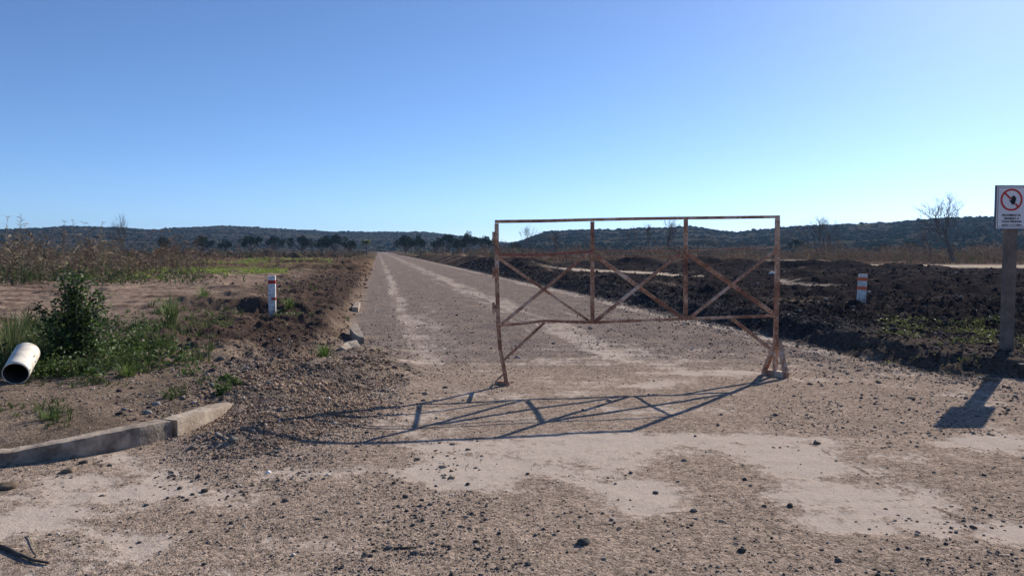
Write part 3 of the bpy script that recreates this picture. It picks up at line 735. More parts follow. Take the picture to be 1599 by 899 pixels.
def bar(name, pts, w, t=None, prof='L', flip=1, mat=None, label=None):
    """steel bar along pts (world): L angle iron or square tube in the gate's plane"""
    m = MB(); P = [Vector(p) - GA for p in pts]; n = len(P)
    t = t or .006
    if prof == 'L': sec = [(-w / 2, -w / 2), (w / 2, -w / 2), (w / 2, -w / 2 + t), (-w / 2 + t, -w / 2 + t), (-w / 2 + t, w / 2), (-w / 2, w / 2)]
    elif prof == 'flat': sec = [(-w / 2, -t / 2), (w / 2, -t / 2), (w / 2, t / 2), (-w / 2, t / 2)]
    else: sec = [(-w / 2, -w / 2), (w / 2, -w / 2), (w / 2, w / 2), (-w / 2, w / 2)]
    vs_ = []
    for i, p in enumerate(P):
        d = (P[min(i + 1, n - 1)] - P[max(i - 1, 0)]).normalized()
        a = d.cross(gn).normalized() * flip
        b_ = a.cross(d).normalized()
        if b_.dot(gn) < 0: b_ = -b_
        vs_ += [p + a * x + b_ * y for x, y in sec]
    k = len(sec); fs = []
    for i in range(n - 1):
        for j in range(k): fs.append((i * k + j, i * k + (j + 1) % k, (i + 1) * k + (j + 1) % k, (i + 1) * k + j))
    fs += [tuple(range(k))[::-1], tuple(range((n - 1) * k, n * k))]
    m.add(vs_, fs); o = m.build(name, mat or M_RUST, gate, bevel=.0015 if w > .02 else 0)
    import bmesh
    bm = bmesh.new(); bm.from_mesh(o.data); bmesh.ops.recalc_face_normals(bm, faces=bm.faces); bm.to_mesh(o.data); bm.free()
    if label: o['label'] = label
    return o
g = on_gate
bar('top_rail', [g(773, 346), g(850, 345), g(925, 343), g(1000, 341.5), g(1070, 340.5), g(1150, 339.5), g(1217, 338.5)], .036, prof='sq')
bar('post', [g(775.5, 349), g(776, 430), g(778, 508), g(781, 545), g(787, 575), g(791.5, 603)], .043, prof='L', label='bent left gate post')
bar('post', [g(925, 346), g(925, 394), g(925, 501)], .040, prof='L')
bar('post', [g(1071, 343), g(1070.5, 396), g(1070.5, 495)], .042, prof='L')
bar('post', [g(1214, 341), g(1213.5, 440), g(1211, 533), g(1210.5, 577)], .048, prof='sq')
bar('bottom_rail', [g(780, 508), g(812, 505), g(850, 500.5), g(885, 502), g(925, 503), g(1000, 500), g(1070, 497.5), g(1140, 495), g(1211, 493)], .034, prof='L', label='slightly kinked bottom rail')
bar('middle_rail', [g(778, 397, -.015), g(830, 398, -.015), g(870, 396.5, -.015), g(924, 392.5, -.015)], .016, prof='sq', mat=M_REDTAPE, label='thin reddish rod')
bar('middle_rail', [g(778, 401.5, .02), g(850, 402, .02), g(925, 399.5, .02), g(1000, 401, .02), g(1070, 401, .02)], .011, prof='sq')
bar('middle_rail', [g(926, 392.5, -.01), g(1000, 392, -.01), g(1070, 391, -.01)], .014, prof='sq')
bar('middle_rail', [g(1072, 391, -.01), g(1140, 389, -.01), g(1212, 386.5, -.01)], .016, prof='sq')
o1, o2 = -.030, .030
for (a, b_, w, off, fl) in (((780, 404), (920, 501), .030, o2, 1), ((783, 506), (917, 396), .034, o1, -1), ((932, 401), (1066, 497), .040, o2, 1), ((929, 502), (1062, 395), .038, o1, -1),
                            ((1073, 396), (1209, 490), .044, o1, 1), ((1076, 497), (1210, 391), .032, o2, -1)):
    bar('cross_brace', [g(*a, off), g(*b_, off)], w, prof='L', flip=fl)
bar('knee_brace', [g(786, 562), g(850, 503)], .034, prof='L')
bar('knee_brace', [g(1143, 497), g(1205, 546)], .038, prof='L')
for y0, y1 in ((362, 380), (417, 434), (472, 491)):
    m = MB(); c = g(770.5, (y0 + y1) / 2) - GA; hh = (y1 - y0) * 8.8 / F
    m.tube([c + Vector((0, 0, -hh / 2)), c + Vector((0, 0, hh / 2))], .014, 8)
    m.box(c + gx * .016, (.03, .012, hh * .6), Matrix.Rotation(math.atan2(gx.y, gx.x), 3, 'Z'))
    m.build('hinge', M_RUST, gate)
# the two feet
ft = empty('foot', (0, 0, 0)); ft.parent = gate
def rbox(name, a, b_, w, h_, parent, up=Vector((0, 0, 1))):
    a, b_ = Vector(a), Vector(b_); d = (b_ - a); L_ = d.length; d.normalize()
    s_ = d.cross(up).normalized(); u2 = s_.cross(d)
    M3 = Matrix((d, s_, u2)).transposed(); m = MB(); m.box((a + b_) / 2, (L_, w, h_), M3)
    return m.build(name, M_RUST, parent, bevel=.003)
gp = g(1211, 577) - GA
zb = H(3.38, 9.45)
f1 = at_z(1191, 580, .03) - GA; f2 = at_z(1230, 586, .03) - GA; f1.z = f2.z = zb + .035
rbox('base_bar', f1, f2, .06, .075, ft)
apex = g(1212.5, 532) - GA
rbox('strut', f1 + Vector((.03, 0, .03)), apex + Vector((-.005, -.035, .02)), .05, .055, ft, up=gn)
rbox('strut', f2 + Vector((-.03, 0, .03)), apex + Vector((.015, -.035, .02)), .05, .055, ft, up=gn)
fb = (f1 + f2) / 2
lf = g(792, 604) - GA
ft2 = empty('foot', (0, 0, 0)); ft2.parent = gate
zl0 = H(-.06, 8.8)
a0 = Vector((lf.x - .13, lf.y + .10, zl0 + .02)); b0 = Vector((lf.x + .01, lf.y + .0, zl0 + .02))
rbox('base_bar', a0, b0, .06, .045, ft2)
rbox('strut', a0 + Vector((0, 0, .02)), Vector((lf.x - .03, lf.y, zl0 + .15)), .006, .05, ft2, up=gn)

# ------------------------------------------------------------------ the warning sign
SP = on_ground(1571, 545)
sign = empty('warning_sign', SP)
props(sign, 'white prohibition sign with a red circle and a hand on a square grey brown post', 'sign')
M_POST = simple_mat('grey_wood_post', (.21, .165, .135), .85, (.14, .11, .095), 6, .004)
M_WHITE = simple_mat('sign_white', (.78, .78, .78), .5, (.68, .68, .69), 3)
M_INK = simple_mat('sign_ink', (.02, .022, .03), .6)
M_RED = simple_mat('sign_red', (.55, .03, .03), .5, (.48, .035, .035), 6)
yS = SP.y; kx = yS / F
def S3(px, py, dy=0.):   # position on the sign, relative to its post foot
    q = at_y(px, py, yS - .085); return Vector((q.x - SP.x, dy, q.z - SP.z))
top = S3(1575, 350).z
m = MB(); m.box((.004, .0, (top - .5) / 2), (.135, .11, top + .5)); m.build('post', M_POST, sign, bevel=.006)
a, b_ = S3(1554, 357.5), S3(1606, 290)
bw, bh = b_.x - a.x, b_.z - a.z; bc = (a + b_) / 2
yf = -.075
board = MB(); board.box((bc.x, yf, bc.z), (bw, .018, bh)); bo = board.build('board', M_WHITE, sign, bevel=.002)
def frame_rect(w, h, t, y0, th):
    m = MB()
    m.box((bc.x, y0, bc.z + h / 2 - t / 2), (w, th, t)); m.box((bc.x, y0, bc.z - h / 2 + t / 2), (w, th, t))
    m.box((bc.x - w / 2 + t / 2, y0, bc.z), (t, th, h - 2 * t)); m.box((bc.x + w / 2 - t / 2, y0, bc.z), (t, th, h - 2 * t)); return m
fr = frame_rect(bw + .012, bh + .012, .011, yf, .03); fr.build('board_frame', simple_mat('dull_metal', (.13, .135, .15), .5), sign)
frame_rect(bw - .05, bh - .045, .005, yf - .0095, .003).build('border_line', M_INK, bo)
def disc_ring(cx, cz, r0, r1, y, mat, name, n=64, depth=.003):
    m = MB(); vs_ = []
    for k in range(n):
        t = 2 * math.pi * k / n; c_, s_ = math.cos(t), math.sin(t)
        vs_ += [(cx + r0 * c_, y, cz + r0 * s_), (cx + r1 * c_, y, cz + r1 * s_), (cx + r0 * c_, y + depth, cz + r0 * s_), (cx + r1 * c_, y + depth, cz + r1 * s_)]
    fs = []
    for k in range(n):
        i, j = 4 * k, 4 * ((k + 1) % n); fs += [(i, j, j + 1, i + 1), (i + 1, j + 1, j + 3, i + 3), (i, i + 2, j + 2, j)]
    m.add(vs_, fs); return m
cc = S3(1579.5, 312); ro = 17.0 * kx
hand = MB()
def poly(pts, y, depth=.002):
    n_ = len(pts); vs_ = [(p[0], y, p[1]) for p in pts] + [(p[0], y + depth, p[1]) for p in pts]
    hand.add(vs_, [tuple(range(n_))[::-1]] + [(i, (i + 1) % n_, n_ + (i + 1) % n_, n_ + i) for i in range(n_)])
def cap(x0, z0, x1, z1, r, y):
    d = Vector((x1 - x0, z1 - z0)); L_ = d.length; d.normalize(); a0_ = math.atan2(d.y, d.x); pts = []
    for k in range(7): t = a0_ - math.pi / 2 + math.pi * k / 6; pts.append((x1 + r * math.cos(t), z1 + r * math.sin(t)))
    for k in range(7): t = a0_ + math.pi / 2 + math.pi * k / 6; pts.append((x0 + r * math.cos(t), z0 + r * math.sin(t)))
    poly(pts, y)
q = kx; hx0, hz0 = cc.x + 2.8 * q, cc.z - 1.2 * q
yh = yf - .0105
cap(hx0 - .3 * q, hz0 - 3 * q, hx0 + .3 * q, hz0 + .4 * q, 3.3 * q, yh)
cap(hx0 - 2.3 * q, hz0, hx0 - 2.6 * q, hz0 + 5.3 * q, .95 * q, yh - .0003); cap(hx0 - .4 * q, hz0, hx0 - .3 * q, hz0 + 7.0 * q, .95 * q, yh - .0006)
cap(hx0 + 1.4 * q, hz0, hx0 + 1.7 * q, hz0 + 6.5 * q, .95 * q, yh - .0009); cap(hx0 + 3.0 * q, hz0 - .5 * q, hx0 + 3.6 * q, hz0 + 4.6 * q, .85 * q, yh - .0012)
cap(hx0 - 2 * q, hz0 - 3.2 * q, hx0 - 5.3 * q, hz0 + .2 * q, 1.0 * q, yh - .0015)
hand.build('hand_symbol', M_INK, bo)
disc_ring(cc.x, cc.z, ro - 2.9 * q, ro, yf - .0115, M_RED, 'c').build('prohibition_ring', M_RED, bo)
m = MB(); m.box((cc.x - 6 * q, yf - .0112, cc.z + 6 * q), (13.5 * q, .003, 2.7 * q), Matrix.Rotation(math.pi / 4, 3, 'Y')); m.box((cc.x + 8.6 * q, yf - .0112, cc.z - 8.6 * q), (7.5 * q, .003, 2.7 * q), Matrix.Rotation(math.pi / 4, 3, 'Y'))
m.build('prohibition_bar', M_RED, bo)
TH = Matrix.Rotation(math.pi / 2, 4, 'X')
for txt, py, wpx in (('PROHIBIDO EL', 336.2, 29), ('INGRESO A', 341.3, 23), ('TODA PERSONA', 346.2, 31.5), ('AJENA A LA OBRA', 351.6, 31.5)):
    cu = bpy.data.curves.new('lettering', 'FONT'); cu.body = txt; cu.align_x = 'CENTER'; cu.align_y = 'CENTER'; cu.size = 1.; cu.offset = .022; cu.extrude = .01; cu.resolution_u = 3
    to = bpy.data.objects.new('lettering', cu); COL.objects.link(to)
    bpy.context.view_layer.update()
    me = bpy.data.meshes.new_from_object(to.evaluated_get(bpy.context.evaluated_depsgraph_get()))
    bpy.data.objects.remove(to)
    co = np.array([v.co[:] for v in me.vertices]); W_ = co[:, 0].max() - co[:, 0].min(); Ht = co[:, 1].max() - co[:, 1].min()
    s_x = wpx * q / W_; s_y = 3.5 * q / Ht
    for v in me.vertices: v.co = (v.co.x * s_x, v.co.z * .1, v.co.y * s_y)
    me.materials.clear(); me.materials.append(M_INK)
    to = bpy.data.objects.new('lettering', me); COL.objects.link(to); to.parent = bo
    to.location = (S3(1579.5, py).x, yf - .0112, S3(1579.5, py).z)

# ------------------------------------------------------------------ marker posts
def paint_mat(name, c, c2):
    return simple_mat(name, c, .7, c2, 14, .004, lo=.42, hi=.62)
M_PW = paint_mat('chipped_white_paint', (.84, .80, .77), (.52, .47, .43))
def splash(m):
    nt = m.node_tree; L = nt.links.new; p = nt.nodes['Principled BSDF']; src = p.inputs['Base Color'].links[0].from_socket
    tc = N(nt, 'ShaderNodeTexCoord'); sx = N(nt, 'ShaderNodeSeparateXYZ'); L(tc.outputs['Object'], sx.inputs[0]); nz = N(nt, 'ShaderNodeTexNoise', Scale=22., Detail=5.); L(tc.outputs['Object'], nz.inputs['Vector'])
    ma = N(nt, 'ShaderNodeMath', operation='MULTIPLY_ADD'); L(nz.outputs[0], ma.inputs[0]); ma.inputs[1].default_value = -.55; L(sx.outputs['Z'], ma.inputs[2])
    mr = N(nt, 'ShaderNodeMapRange'); mr.inputs[1].default_value = -.22; mr.inputs[2].default_value = -.02; mr.inputs[3].default_value = .85; mr.inputs[4].default_value = 0.; L(ma.outputs[0], mr.inputs[0])
    mx = N(nt, 'ShaderNodeMix', data_type='RGBA'); L(mr.outputs[0], mx.inputs[0]); L(src, mx.inputs[6]); mx.inputs[7].default_value = (.10, .075, .06, 1); L(mx.outputs[2], p.inputs['Base Color'])
splash(M_PW); M_PR = paint_mat('faded_red_band', (.50, .05, .035), (.40, .07, .05)); M_PO = paint_mat('faded_orange_band', (.85, .15, .05), (.70, .20, .10))
def marker(px, yb, wpx, ytop, lean, bands, bm, label):
    p = on_ground(px, yb); k = p.y / F; h_ = (yb - ytop) * k; w = wpx * k
    e = empty('marker_post', p); e.rotation_euler = (0, lean, R(12)); props(e, label, 'marker post', 'white marker posts beside the road')
    m = MB(); m.box((0, 0, h_ / 2 - .15), (w, w * .75, h_ + .3)); m.build('shaft', M_PW, e, bevel=.008)
    for y0, y1 in bands:
        z0, z1 = (yb - y1) * k, (yb - y0) * k
        pr_ = (y0 == 464); b2 = MB(); b2.box((w * .22 if pr_ else 0, 0, (z0 + z1) / 2), (w * .56 + .006 if pr_ else w + .006, w * .75 + .006, z1 - z0)); b2.build('painted_band', bm, e, bevel=.002)
marker(425.5, 498, 11, 430, R(0), [(437, 442.5), (464, 468)], M_PR, 'slim white marker post with a dark red band left of the road')
marker(1344, 479, 11, 428, R(3), [(433, 438.5), (447, 452.5)], M_PO, 'stout white marker post with two orange bands on the dark soil')

# ------------------------------------------------------------------ white pipe
M_PVC = simple_mat('dusty_white_plastic', (.78, .72, .61), .5, (.45, .38, .30), 7, lo=.46, hi=.70)
M_PIN = simple_mat('pipe_inside_shade', (.07, .06, .055), .8)  # near-black bore: shade inside the white pipe put into the colour
a = on_ground(25, 600); r_ = .128; a.z += r_ * .9
b_ = a + Vector((-.15, .43, .165))
d = (b_ - a).normalized(); L_ = (b_ - a).length
pe = empty('plastic_pipe', (a.x, a.y, a.z - r_)); props(pe, 'thick white plastic pipe lying open end forward in the weeds at the left edge', 'pipe')
s_ = d.cross(Vector((0, 0, 1))).normalized(); u2 = s_.cross(d)
def ring(c, r): return [c + (s_ * math.cos(2 * math.pi * k / 40) + u2 * math.sin(2 * math.pi * k / 40)) * r for k in range(40)]
o_ = Vector((0, 0, r_))
m = MB(); nseg = 10; vs_ = []
for i in range(nseg + 1): vs_ += ring(o_ + d * L_ * i / nseg, r_)
fs = [(i * 40 + k, i * 40 + (k + 1) % 40, (i + 1) * 40 + (k + 1) % 40, (i + 1) * 40 + k) for i in range(nseg) for k in range(40)]
n0 = len(vs_); vs_ += ring(o_, r_ - .009)
fs += [(k, n0 + k, n0 + (k + 1) % 40, (k + 1) % 40) for k in range(40)]
m.add(vs_, fs); m.build('pipe_wall', M_PVC, pe, smooth_=False).data.polygons.foreach_set('use_smooth', [True] * (nseg * 40) + [False] * 40)
m = MB(); vs_ = []
for i in (0, 1): vs_ += ring(o_ + d * (L_ * i * .99), r_ - .0095)
m.add(vs_, [(k, 40 + k, 40 + (k + 1) % 40, (k + 1) % 40) for k in range(40)] + [tuple(range(40, 80))]); m.build('bore', M_PIN, pe, smooth_=True)

# ------------------------------------------------------------------ sticks and straws on the ground
M_STICK = simple_mat('dead_stick', (.10, .085, .07), .9, (.06, .05, .04), 20, .003)
def stick(pp, rad, label, mat=M_STICK, name='stick', lift=.0):
    P = [on_ground(*q) + Vector((0, 0, rad * .8 + lift)) for q in pp]
    m = MB(); c0_ = P[0].copy()
    m.tube([p - c0_ for p in P], [rad * (1 - .5 * i / (len(P) - 1)) for i in range(len(P))], 7)
    o = m.build(name, mat, loc=c0_, smooth_=True); props(o, label, 'stick')
stick([(-12, 853), (8, 857), (28, 867), (52, 877), (76, 881)], .013, 'dark dead stick pointing in from the lower left corner')
stick([(44, 836), (52, 852), (62, 866)], .003, 'thin pale straw beside the dark stick at the lower left', simple_mat('pale_straw', (.5, .42, .25), .7), lift=.006)
stick([(615, 857), (632, 856), (652, 855)], .007, 'thin dark twig among the stones at the bottom')
stick([(1360, 465), (1372, 470), (1385, 473)], .02, 'pale broken branch on the soil beside the orange banded post', simple_mat('bleached_wood', (.42, .38, .33), .8))

# ------------------------------------------------------------------ plants
def leafcol(a, b, j=.15):
    t = random.random(); k = random.uniform(1 - j, 1 + j); return tuple((a[i] * (1 - t) + b[i] * t) * k for i in range(3))
G_A, G_B = (.055, .10, .028), (.12, .18, .045)
def tuft(mb, c, h, rad, n, w=.007, ca=G_A, cb=G_B, droop=.5):
    for _ in range(n):
        a_ = random.uniform(0, 6.28); r0 = random.uniform(0, rad * .35); l = h * random.uniform(.45, 1.1); out = random.uniform(.1, 1) * rad
        b0_ = Vector((c[0] + r0 * math.cos(a_), c[1] + r0 * math.sin(a_), c[2] - .01)); dr_ = Vector((math.cos(a_), math.sin(a_), 0))
        pts = [b0_ + dr_ * out * t ** 1.6 + Vector((0, 0, l * (t - droop * .45 * t ** 3))) for t in (0, .35, .7, 1)]
        mb.blade(pts, w * random.uniform(.7, 1.4), leafcol(ca, cb), side=Vector((-math.sin(a_ + random.uniform(-.8, .8)), math.cos(a_), 0)).normalized())
def grass_tuft(px, py, h, rad, n, label, w=.008, ca=G_A, cb=G_B, group=None):
    p = on_ground(px, py); m = MB(); tuft(m, (0, 0, 0), h, rad, n, w, ca, cb)
    for _ in range(n // 4):
        a_ = random.uniform(0, 6.28); rr_ = rad * random.uniform(.2, 1.); z_ = h * random.uniform(.1, .5)
        leafquad(m, Vector((rr_ * math.cos(a_), rr_ * math.sin(a_), z_)), .02, leafcol(ca, cb))
    o = m.build('grass_tuft', M_LEAF, loc=p); props(o, label, 'grass tuft', group); return o
def leafquad(mb, c, s, colr, nrm=None):
    u1 = Vector((random.gauss(0, 1), random.gauss(0, 1), random.gauss(0, .6))).normalized(); v1 = u1.orthogonal().normalized()
    v1 = (v1 * math.cos(1.3) + u1.cross(v1) * math.sin(random.uniform(0, 6.28))).normalized()
    c = Vector(c); mb.add([c - u1 * s, c - v1 * s * .45 + u1 * s * .1, c + u1 * s, c + v1 * s * .45 + u1 * s * .1], [(0, 1, 2, 3)], colr)

# the tall leafy bush near the pipe
bp = on_ground(122, 556)
bush = empty('leafy_bush', bp); props(bush, 'tall dark green leafy bush standing above the weeds by the white pipe', 'bush')
ms_, ml_ = MB(), MB(); kb = bp.y / F
for i in range(34):
    a_ = random.uniform(0, 6.28); l = random.uniform(.4, 1.0) ** .8 * 1.06; out = random.uniform(.03, .46) * (1.0 if l < .8 else .8)
    if i == 0: a_, l, out = .3, 1.13, .38
    if i == 1: a_, l, out = 2.6, 1.12, .18
    pts = [Vector((out * math.cos(a_) * t ** .8 + random.gauss(0, .008), out * math.sin(a_) * t ** .8, l * t)) for t in (0, .25, .5, .75, 1)]
    ms_.tube(pts, [.009, .007, .006, .004, .002], 5)
    for _ in range(150 if i % 5 else 20):
        t = random.uniform(.08, 1.0); k = min(int(t * 4), 3); q_ = pts[k].lerp(pts[k + 1], t * 4 - k)
        rd = .13 * (1.1 - t) + .025
        leafquad(ml_, q_ + Vector((random.gauss(0, rd), random.gauss(0, rd), random.gauss(0, rd * .7))), random.uniform(.02, .038), leafcol((.022, .045, .018), (.05, .09, .028)) if random.random() < .85 else leafcol((.10, .17, .04), (.16, .24, .06)))
ms_.build('stems', M_BARK, bush); ml_.build('foliage', M_LEAF, bush)

# low weeds that nobody could count, around the pipe and the left verge
wm = MB()
def weed_field(boxes):
    for x0, y0, x1, y1, n_, h0, h1, kind in boxes:
        xs, ys, zs = on_ground_many(rng.uniform(x0, x1, n_), rng.uniform(y0, y1, n_))
        cl = noise(xs * 1.1, ys * 1.1, 400)
        for x, y, z, c_ in zip(xs, ys, zs, cl):
            if c_ < -.12: continue
            h = random.uniform(h0, h1) * (1 + c_)
            if kind == 'grass': tuft(wm, (x, y, z), h, h * .7, 9, .006 + .0005 * y, (.045, .07, .025), (.13, .15, .055))
            elif kind == 'dry': tuft(wm, (x, y, z), h, h * .5, 6, .006 + .0004 * y, (.16, .12, .06), (.28, .22, .12))
            elif kind == 'herb':
                for _ in range(9):
                    leafquad(wm, (x + random.gauss(0, h * 1.2), y + random.gauss(0, h * 1.2), z + abs(random.gauss(0, h * .35))), random.uniform(.012, .026), leafcol((.05, .07, .025), (.16, .17, .06)))
            else:
                for _ in range(16):
                    leafquad(wm, (x + random.gauss(0, h * .4), y + random.gauss(0, h * .4), z + abs(random.gauss(0, h * .45))), random.uniform(.014, .03) * (1 + y * .02), leafcol((.032, .06, .02), (.09, .14, .035)))
weed_field([(-160, 540, 300, 590, 700, .10, .26, 'leaf'), (-160, 510, 250, 585, 500, .12, .30, 'grass'), (0, 500, 240, 560, 300, .1, .25, 'leaf'), (30, 575, 330, 605, 120, .04, .12, 'grass'), (220, 500, 335, 570, 110, .10, .24, 'grass'), (130, 540, 300, 590, 120, .08, .2, 'leaf'),
            (-160, 500, 90, 560, 220, .15, .38, 'grass'), (-160, 490, 60, 570, 90, .2, .42, 'dry'), (50, 625, 110, 668, 50, .03, .09, 'grass'), (-100, 620, 60, 665, 60, .04, .10, 'grass'),
            (230, 470, 380, 505, 110, .08, .2, 'grass'), (200, 480, 360, 520, 70, .06, .16, 'leaf'), (1380, 497, 1560, 522, 420, .03, .08, 'herb'), (1510, 515, 1650, 552, 170, .03, .09, 'herb'), (1400, 495, 1650, 540, 60, .03, .09, 'grass'),
            (255, 600, 290, 625, 25, .04, .1, 'grass'), (340, 590, 375, 620, 25, .04, .1, 'leaf'), (430, 480, 470, 503, 30, .06, .14, 'leaf'), (400, 440, 560, 500, 40, .04, .12, 'leaf')])
props(wm.build('weeds', M_LEAF), 'low green weeds and grass around the pipe and on the verges', kind='stuff')
grass_tuft(268, 505, .72, .34, 90, 'tall upright light green grass clump right of the leafy bush', .013, (.09, .13, .04), (.20, .25, .09))
grass_tuft(318, 470, .5, .32, 60, 'small light green grass clump on bare earth farther back than the tall clump', .014, (.09, .14, .04), (.18, .24, .07))
grass_tuft(506, 563, .30, .20, 90, 'bright green weed clump alone on the gravel left of the road', .011, (.07, .13, .03), (.14, .22, .05))
grass_tuft(452, 490, .30, .26, 80, 'green weed clump at the foot of the red banded marker post', .015, (.09, .14, .035), (.16, .22, .06))
grass_tuft(200, 588, .24, .22, 80, 'low bright grass clump on the gravel edge below the leafy bush', .010, (.09, .14, .035), (.17, .23, .06))
grass_tuft(78, 655, .16, .20, 80, 'small green grass clump above the long left kerb', .007, (.08, .13, .035), (.15, .21, .06))
grass_tuft(18, 560, .8, .34, 80, 'tall grass clump with pale blades behind the pipe at the left edge', .011, (.08, .12, .04), (.22, .22, .10))
grass_tuft(735 - 540, 545, .32, .3, 70, 'arching grass clump between the leafy bush and the gravel', .010, (.06, .10, .03), (.14, .19, .06))

# green sward strips far left
sm = MB()
for x0, y0, x1, y1, n_, h in ((235, 417, 450, 428, 1300, .13), (110, 424, 260, 437, 450, .2), (380, 404, 520, 411, 500, .25), (300, 407, 400, 412, 200, .2)):
    xs, ys, zs = on_ground_many(rng.uniform(x0, x1, n_), rng.uniform(y0, y1, n_))
    for x, y, z in zip(xs, ys, zs): tuft(sm, (x, y, z), h * random.uniform(.5, 1.2), .25, 4, .05, (.16, .22, .04), (.30, .36, .07), .3)
props(sm.build('grass', M_LEAF), 'bright green grass strips on the bare field at the left', kind='stuff')

# tall dry weeds at the left, reddish dry scrub at the right: masses
def dry_mass(name, boxes, label, soft=False):
    m = MB()
    for x0, x1, d0, d1, n_, h0, h1, green, ca, cb in boxes:
        for _ in range(n_):
            px = (x0 + x1) / 2 + max(-1.7, min(1.7, random.gauss(0, .75))) * (x1 - x0) / 2 if soft else random.uniform(x0, x1)
            y = (d0 + d1) / 2 + max(-1.6, min(1.6, random.gauss(0, .7))) * (d1 - d0) / 2; x = (px - CX) / F * y; z = H0(x, y)
            if -2.5 < x + SL * y < 10: continue
            if float(noise(np.array([x * .45]), np.array([y * .45]), 7)[0]) < random.gauss(-.15, .2): continue
            h = random.uniform(h0, h1) * (1.0 + .25 * math.sin(px * .05) + .2 * math.sin(px * .013 + y)); lx, ly = random.gauss(0, .26) * h, random.gauss(0, .2) * h
            w = .010 + .00035 * y; isg = random.random() < green
            c_ = leafcol((.05, .08, .03), (.10, .13, .05)) if isg else leafcol(ca, cb)
            if isg: h *= .55
            p0 = Vector((x, y, z)); pts = [p0, p0 + Vector((lx * .3, ly * .3, h * .5)), p0 + Vector((lx, ly, h))]
            m.blade(pts, w * 1.3, c_)
            for _k in range(random.randint(5, 10)):
                t = random.uniform(.05, .98); q_ = pts[0].lerp(pts[2], t); a_ = random.uniform(0, 6.28); l = random.uniform(.1, .32) * min(1.3, h)
                e_ = q_ + Vector((math.cos(a_) * l, math.sin(a_) * l, l * random.uniform(-.6, .7)))
                m.blade([q_, q_.lerp(e_, .5) + Vector((0, 0, l * .2)), e_], w * random.uniform(1.4, 3.6), leafcol(ca, cb) if not isg else c_)
    props(m.build(name, M_DRY), label, kind='stuff')
def H0(x, y): return .3
dry_mass('tall_dry_weeds', [(-200, 110, 27, 38, 800, .8, 1.85, .25, (.085, .07, .05), (.25, .20, .14)), (20, 240, 31, 44, 800, .7, 1.75, .25, (.10, .07, .05), (.24, .18, .12)), (140, 310, 48, 66, 520, .5, 1.8, .2, (.09, .058, .042), (.17, .115, .08)),
                            (-160, 240, 27, 34, 1100, .4, .95, .85, (.10, .08, .05), (.22, .17, .10)), (-200, 260, 60, 90, 700, .8, 1.9, .2, (.11, .07, .05), (.2, .13, .09))],
         'tall dry brown weeds with some green at the far left', soft=True)
dry_mass('dry_scrub', [(610, 1640, 72, 100, 3000, .5, 1.6, .12, (.10, .065, .052), (.20, .14, .105)), (780, 1300, 66, 78, 800, .3, 1.1, .2, (.09, .06, .045), (.27, .19, .13)), (1240, 1640, 78, 95, 1100, .6, 2.0, .15, (.09, .062, .05), (.22, .16, .11)),
                       (250, 600, 105, 150, 900, .3, 1.1, .15, (.10, .065, .05), (.19, .125, .09)), (610, 1640, 110, 170, 1600, .8, 2.2, .2, (.10, .07, .05), (.18, .12, .08)), (-160, 600, 150, 230, 1200, .8, 1.9, .35, (.09, .065, .045), (.16, .11, .08)),
                       (600, 1640, 180, 300, 1500, 1.2, 3., .4, (.09, .07, .045), (.15, .11, .08))],
         'reddish brown dry scrub covering the plain')
# single tall stalks that stick up into the sky at the left
def stalk(px, ytop, ybase_y, label, lean=0.):
    y = ybase_y; x = (px - CX) / F * y; t = at_y(px, ytop, y); m = MB(); h = t.z - .3
    c_ = leafcol((.2, .16, .1), (.32, .26, .17)); top_ = Vector((lean, 0, h))
    m.tube([(0, 0, 0), (lean * .3, 0, h * .55), top_], [.012, .009, .004], 5, c_)
    for _ in range(26):
        tt = random.uniform(.55, 1.); q_ = Vector((lean * tt ** 1.5, 0, h * tt)); a_ = random.uniform(0, 6.28); l = random.uniform(.06, .2)
        e_ = q_ + Vector((math.cos(a_) * l, math.sin(a_) * l, l * random.uniform(.2, 1))); m.blade([q_, q_.lerp(e_, .5), e_], random.uniform(.012, .03), c_)
    o = m.build('dry_stalk', M_DRY, loc=(x, y, .3)); props(o, label, 'dry plant', 'tall dry stalks against the sky')
for px, yt, yy, lb, ln in ((8, 338, 28, 'tall dry stalk at the extreme left edge rising above the hill', .15), (28, 333, 29, 'tallest feathery dry stalk near the left edge above the hill', .2), (36, 352, 29, 'shorter dry stalk right of the tallest feathery one', .1),
                       (110, 345, 36, 'thin bent dry stalk rising left of the feathery seed head', -.25), (125, 343, 36, 'pale thin dry stalk standing just over the far left ridge', -.3), (157, 345, 37, 'dry stalk with a dark feathery seed head over the left ridge', .15)):
    stalk(px, yt, yy, lb, ln)

# ------------------------------------------------------------------ trees
def bare_tree_proto(seed, h, spread, depth=5, r0=.05):
    random.seed(seed); mt, mc = MB(), MB()
    def grow(p, d_, l, r, k):
        q_ = p + d_ * l; mid = p.lerp(q_, .5) + Vector((random.gauss(0, .04) * l, random.gauss(0, .04) * l, 0))
        (mt if k >= depth - 1 else mc).tube([p, mid, q_], [r, r * .85, r * .68], 5 if k > 2 else 3, cap=False)
        if k == 0: return
        for _ in range(random.choice((2, 3, 3)) if k > 1 else 3):
            nd = (d_ + Vector((random.gauss(0, spread), random.gauss(0, spread), random.gauss(.12, .25)))).normalized()
            grow(p.lerp(q_, random.uniform(.6, 1.)), nd, l * random.uniform(.6, .85), r * .62, k - 1)
    for _ in range(3):
        grow(Vector((random.gauss(0, .05), 0, -.1)), Vector((random.gauss(0, .25), random.gauss(0, .2), 1)).normalized(), h * .30, r0, depth)
    e = empty('bare_tree', (0, 0, -50)); props(e, 'x', 'tree')
    mt.build('trunk', M_BARK, e); mc.build('crown', M_BARK, e); return e
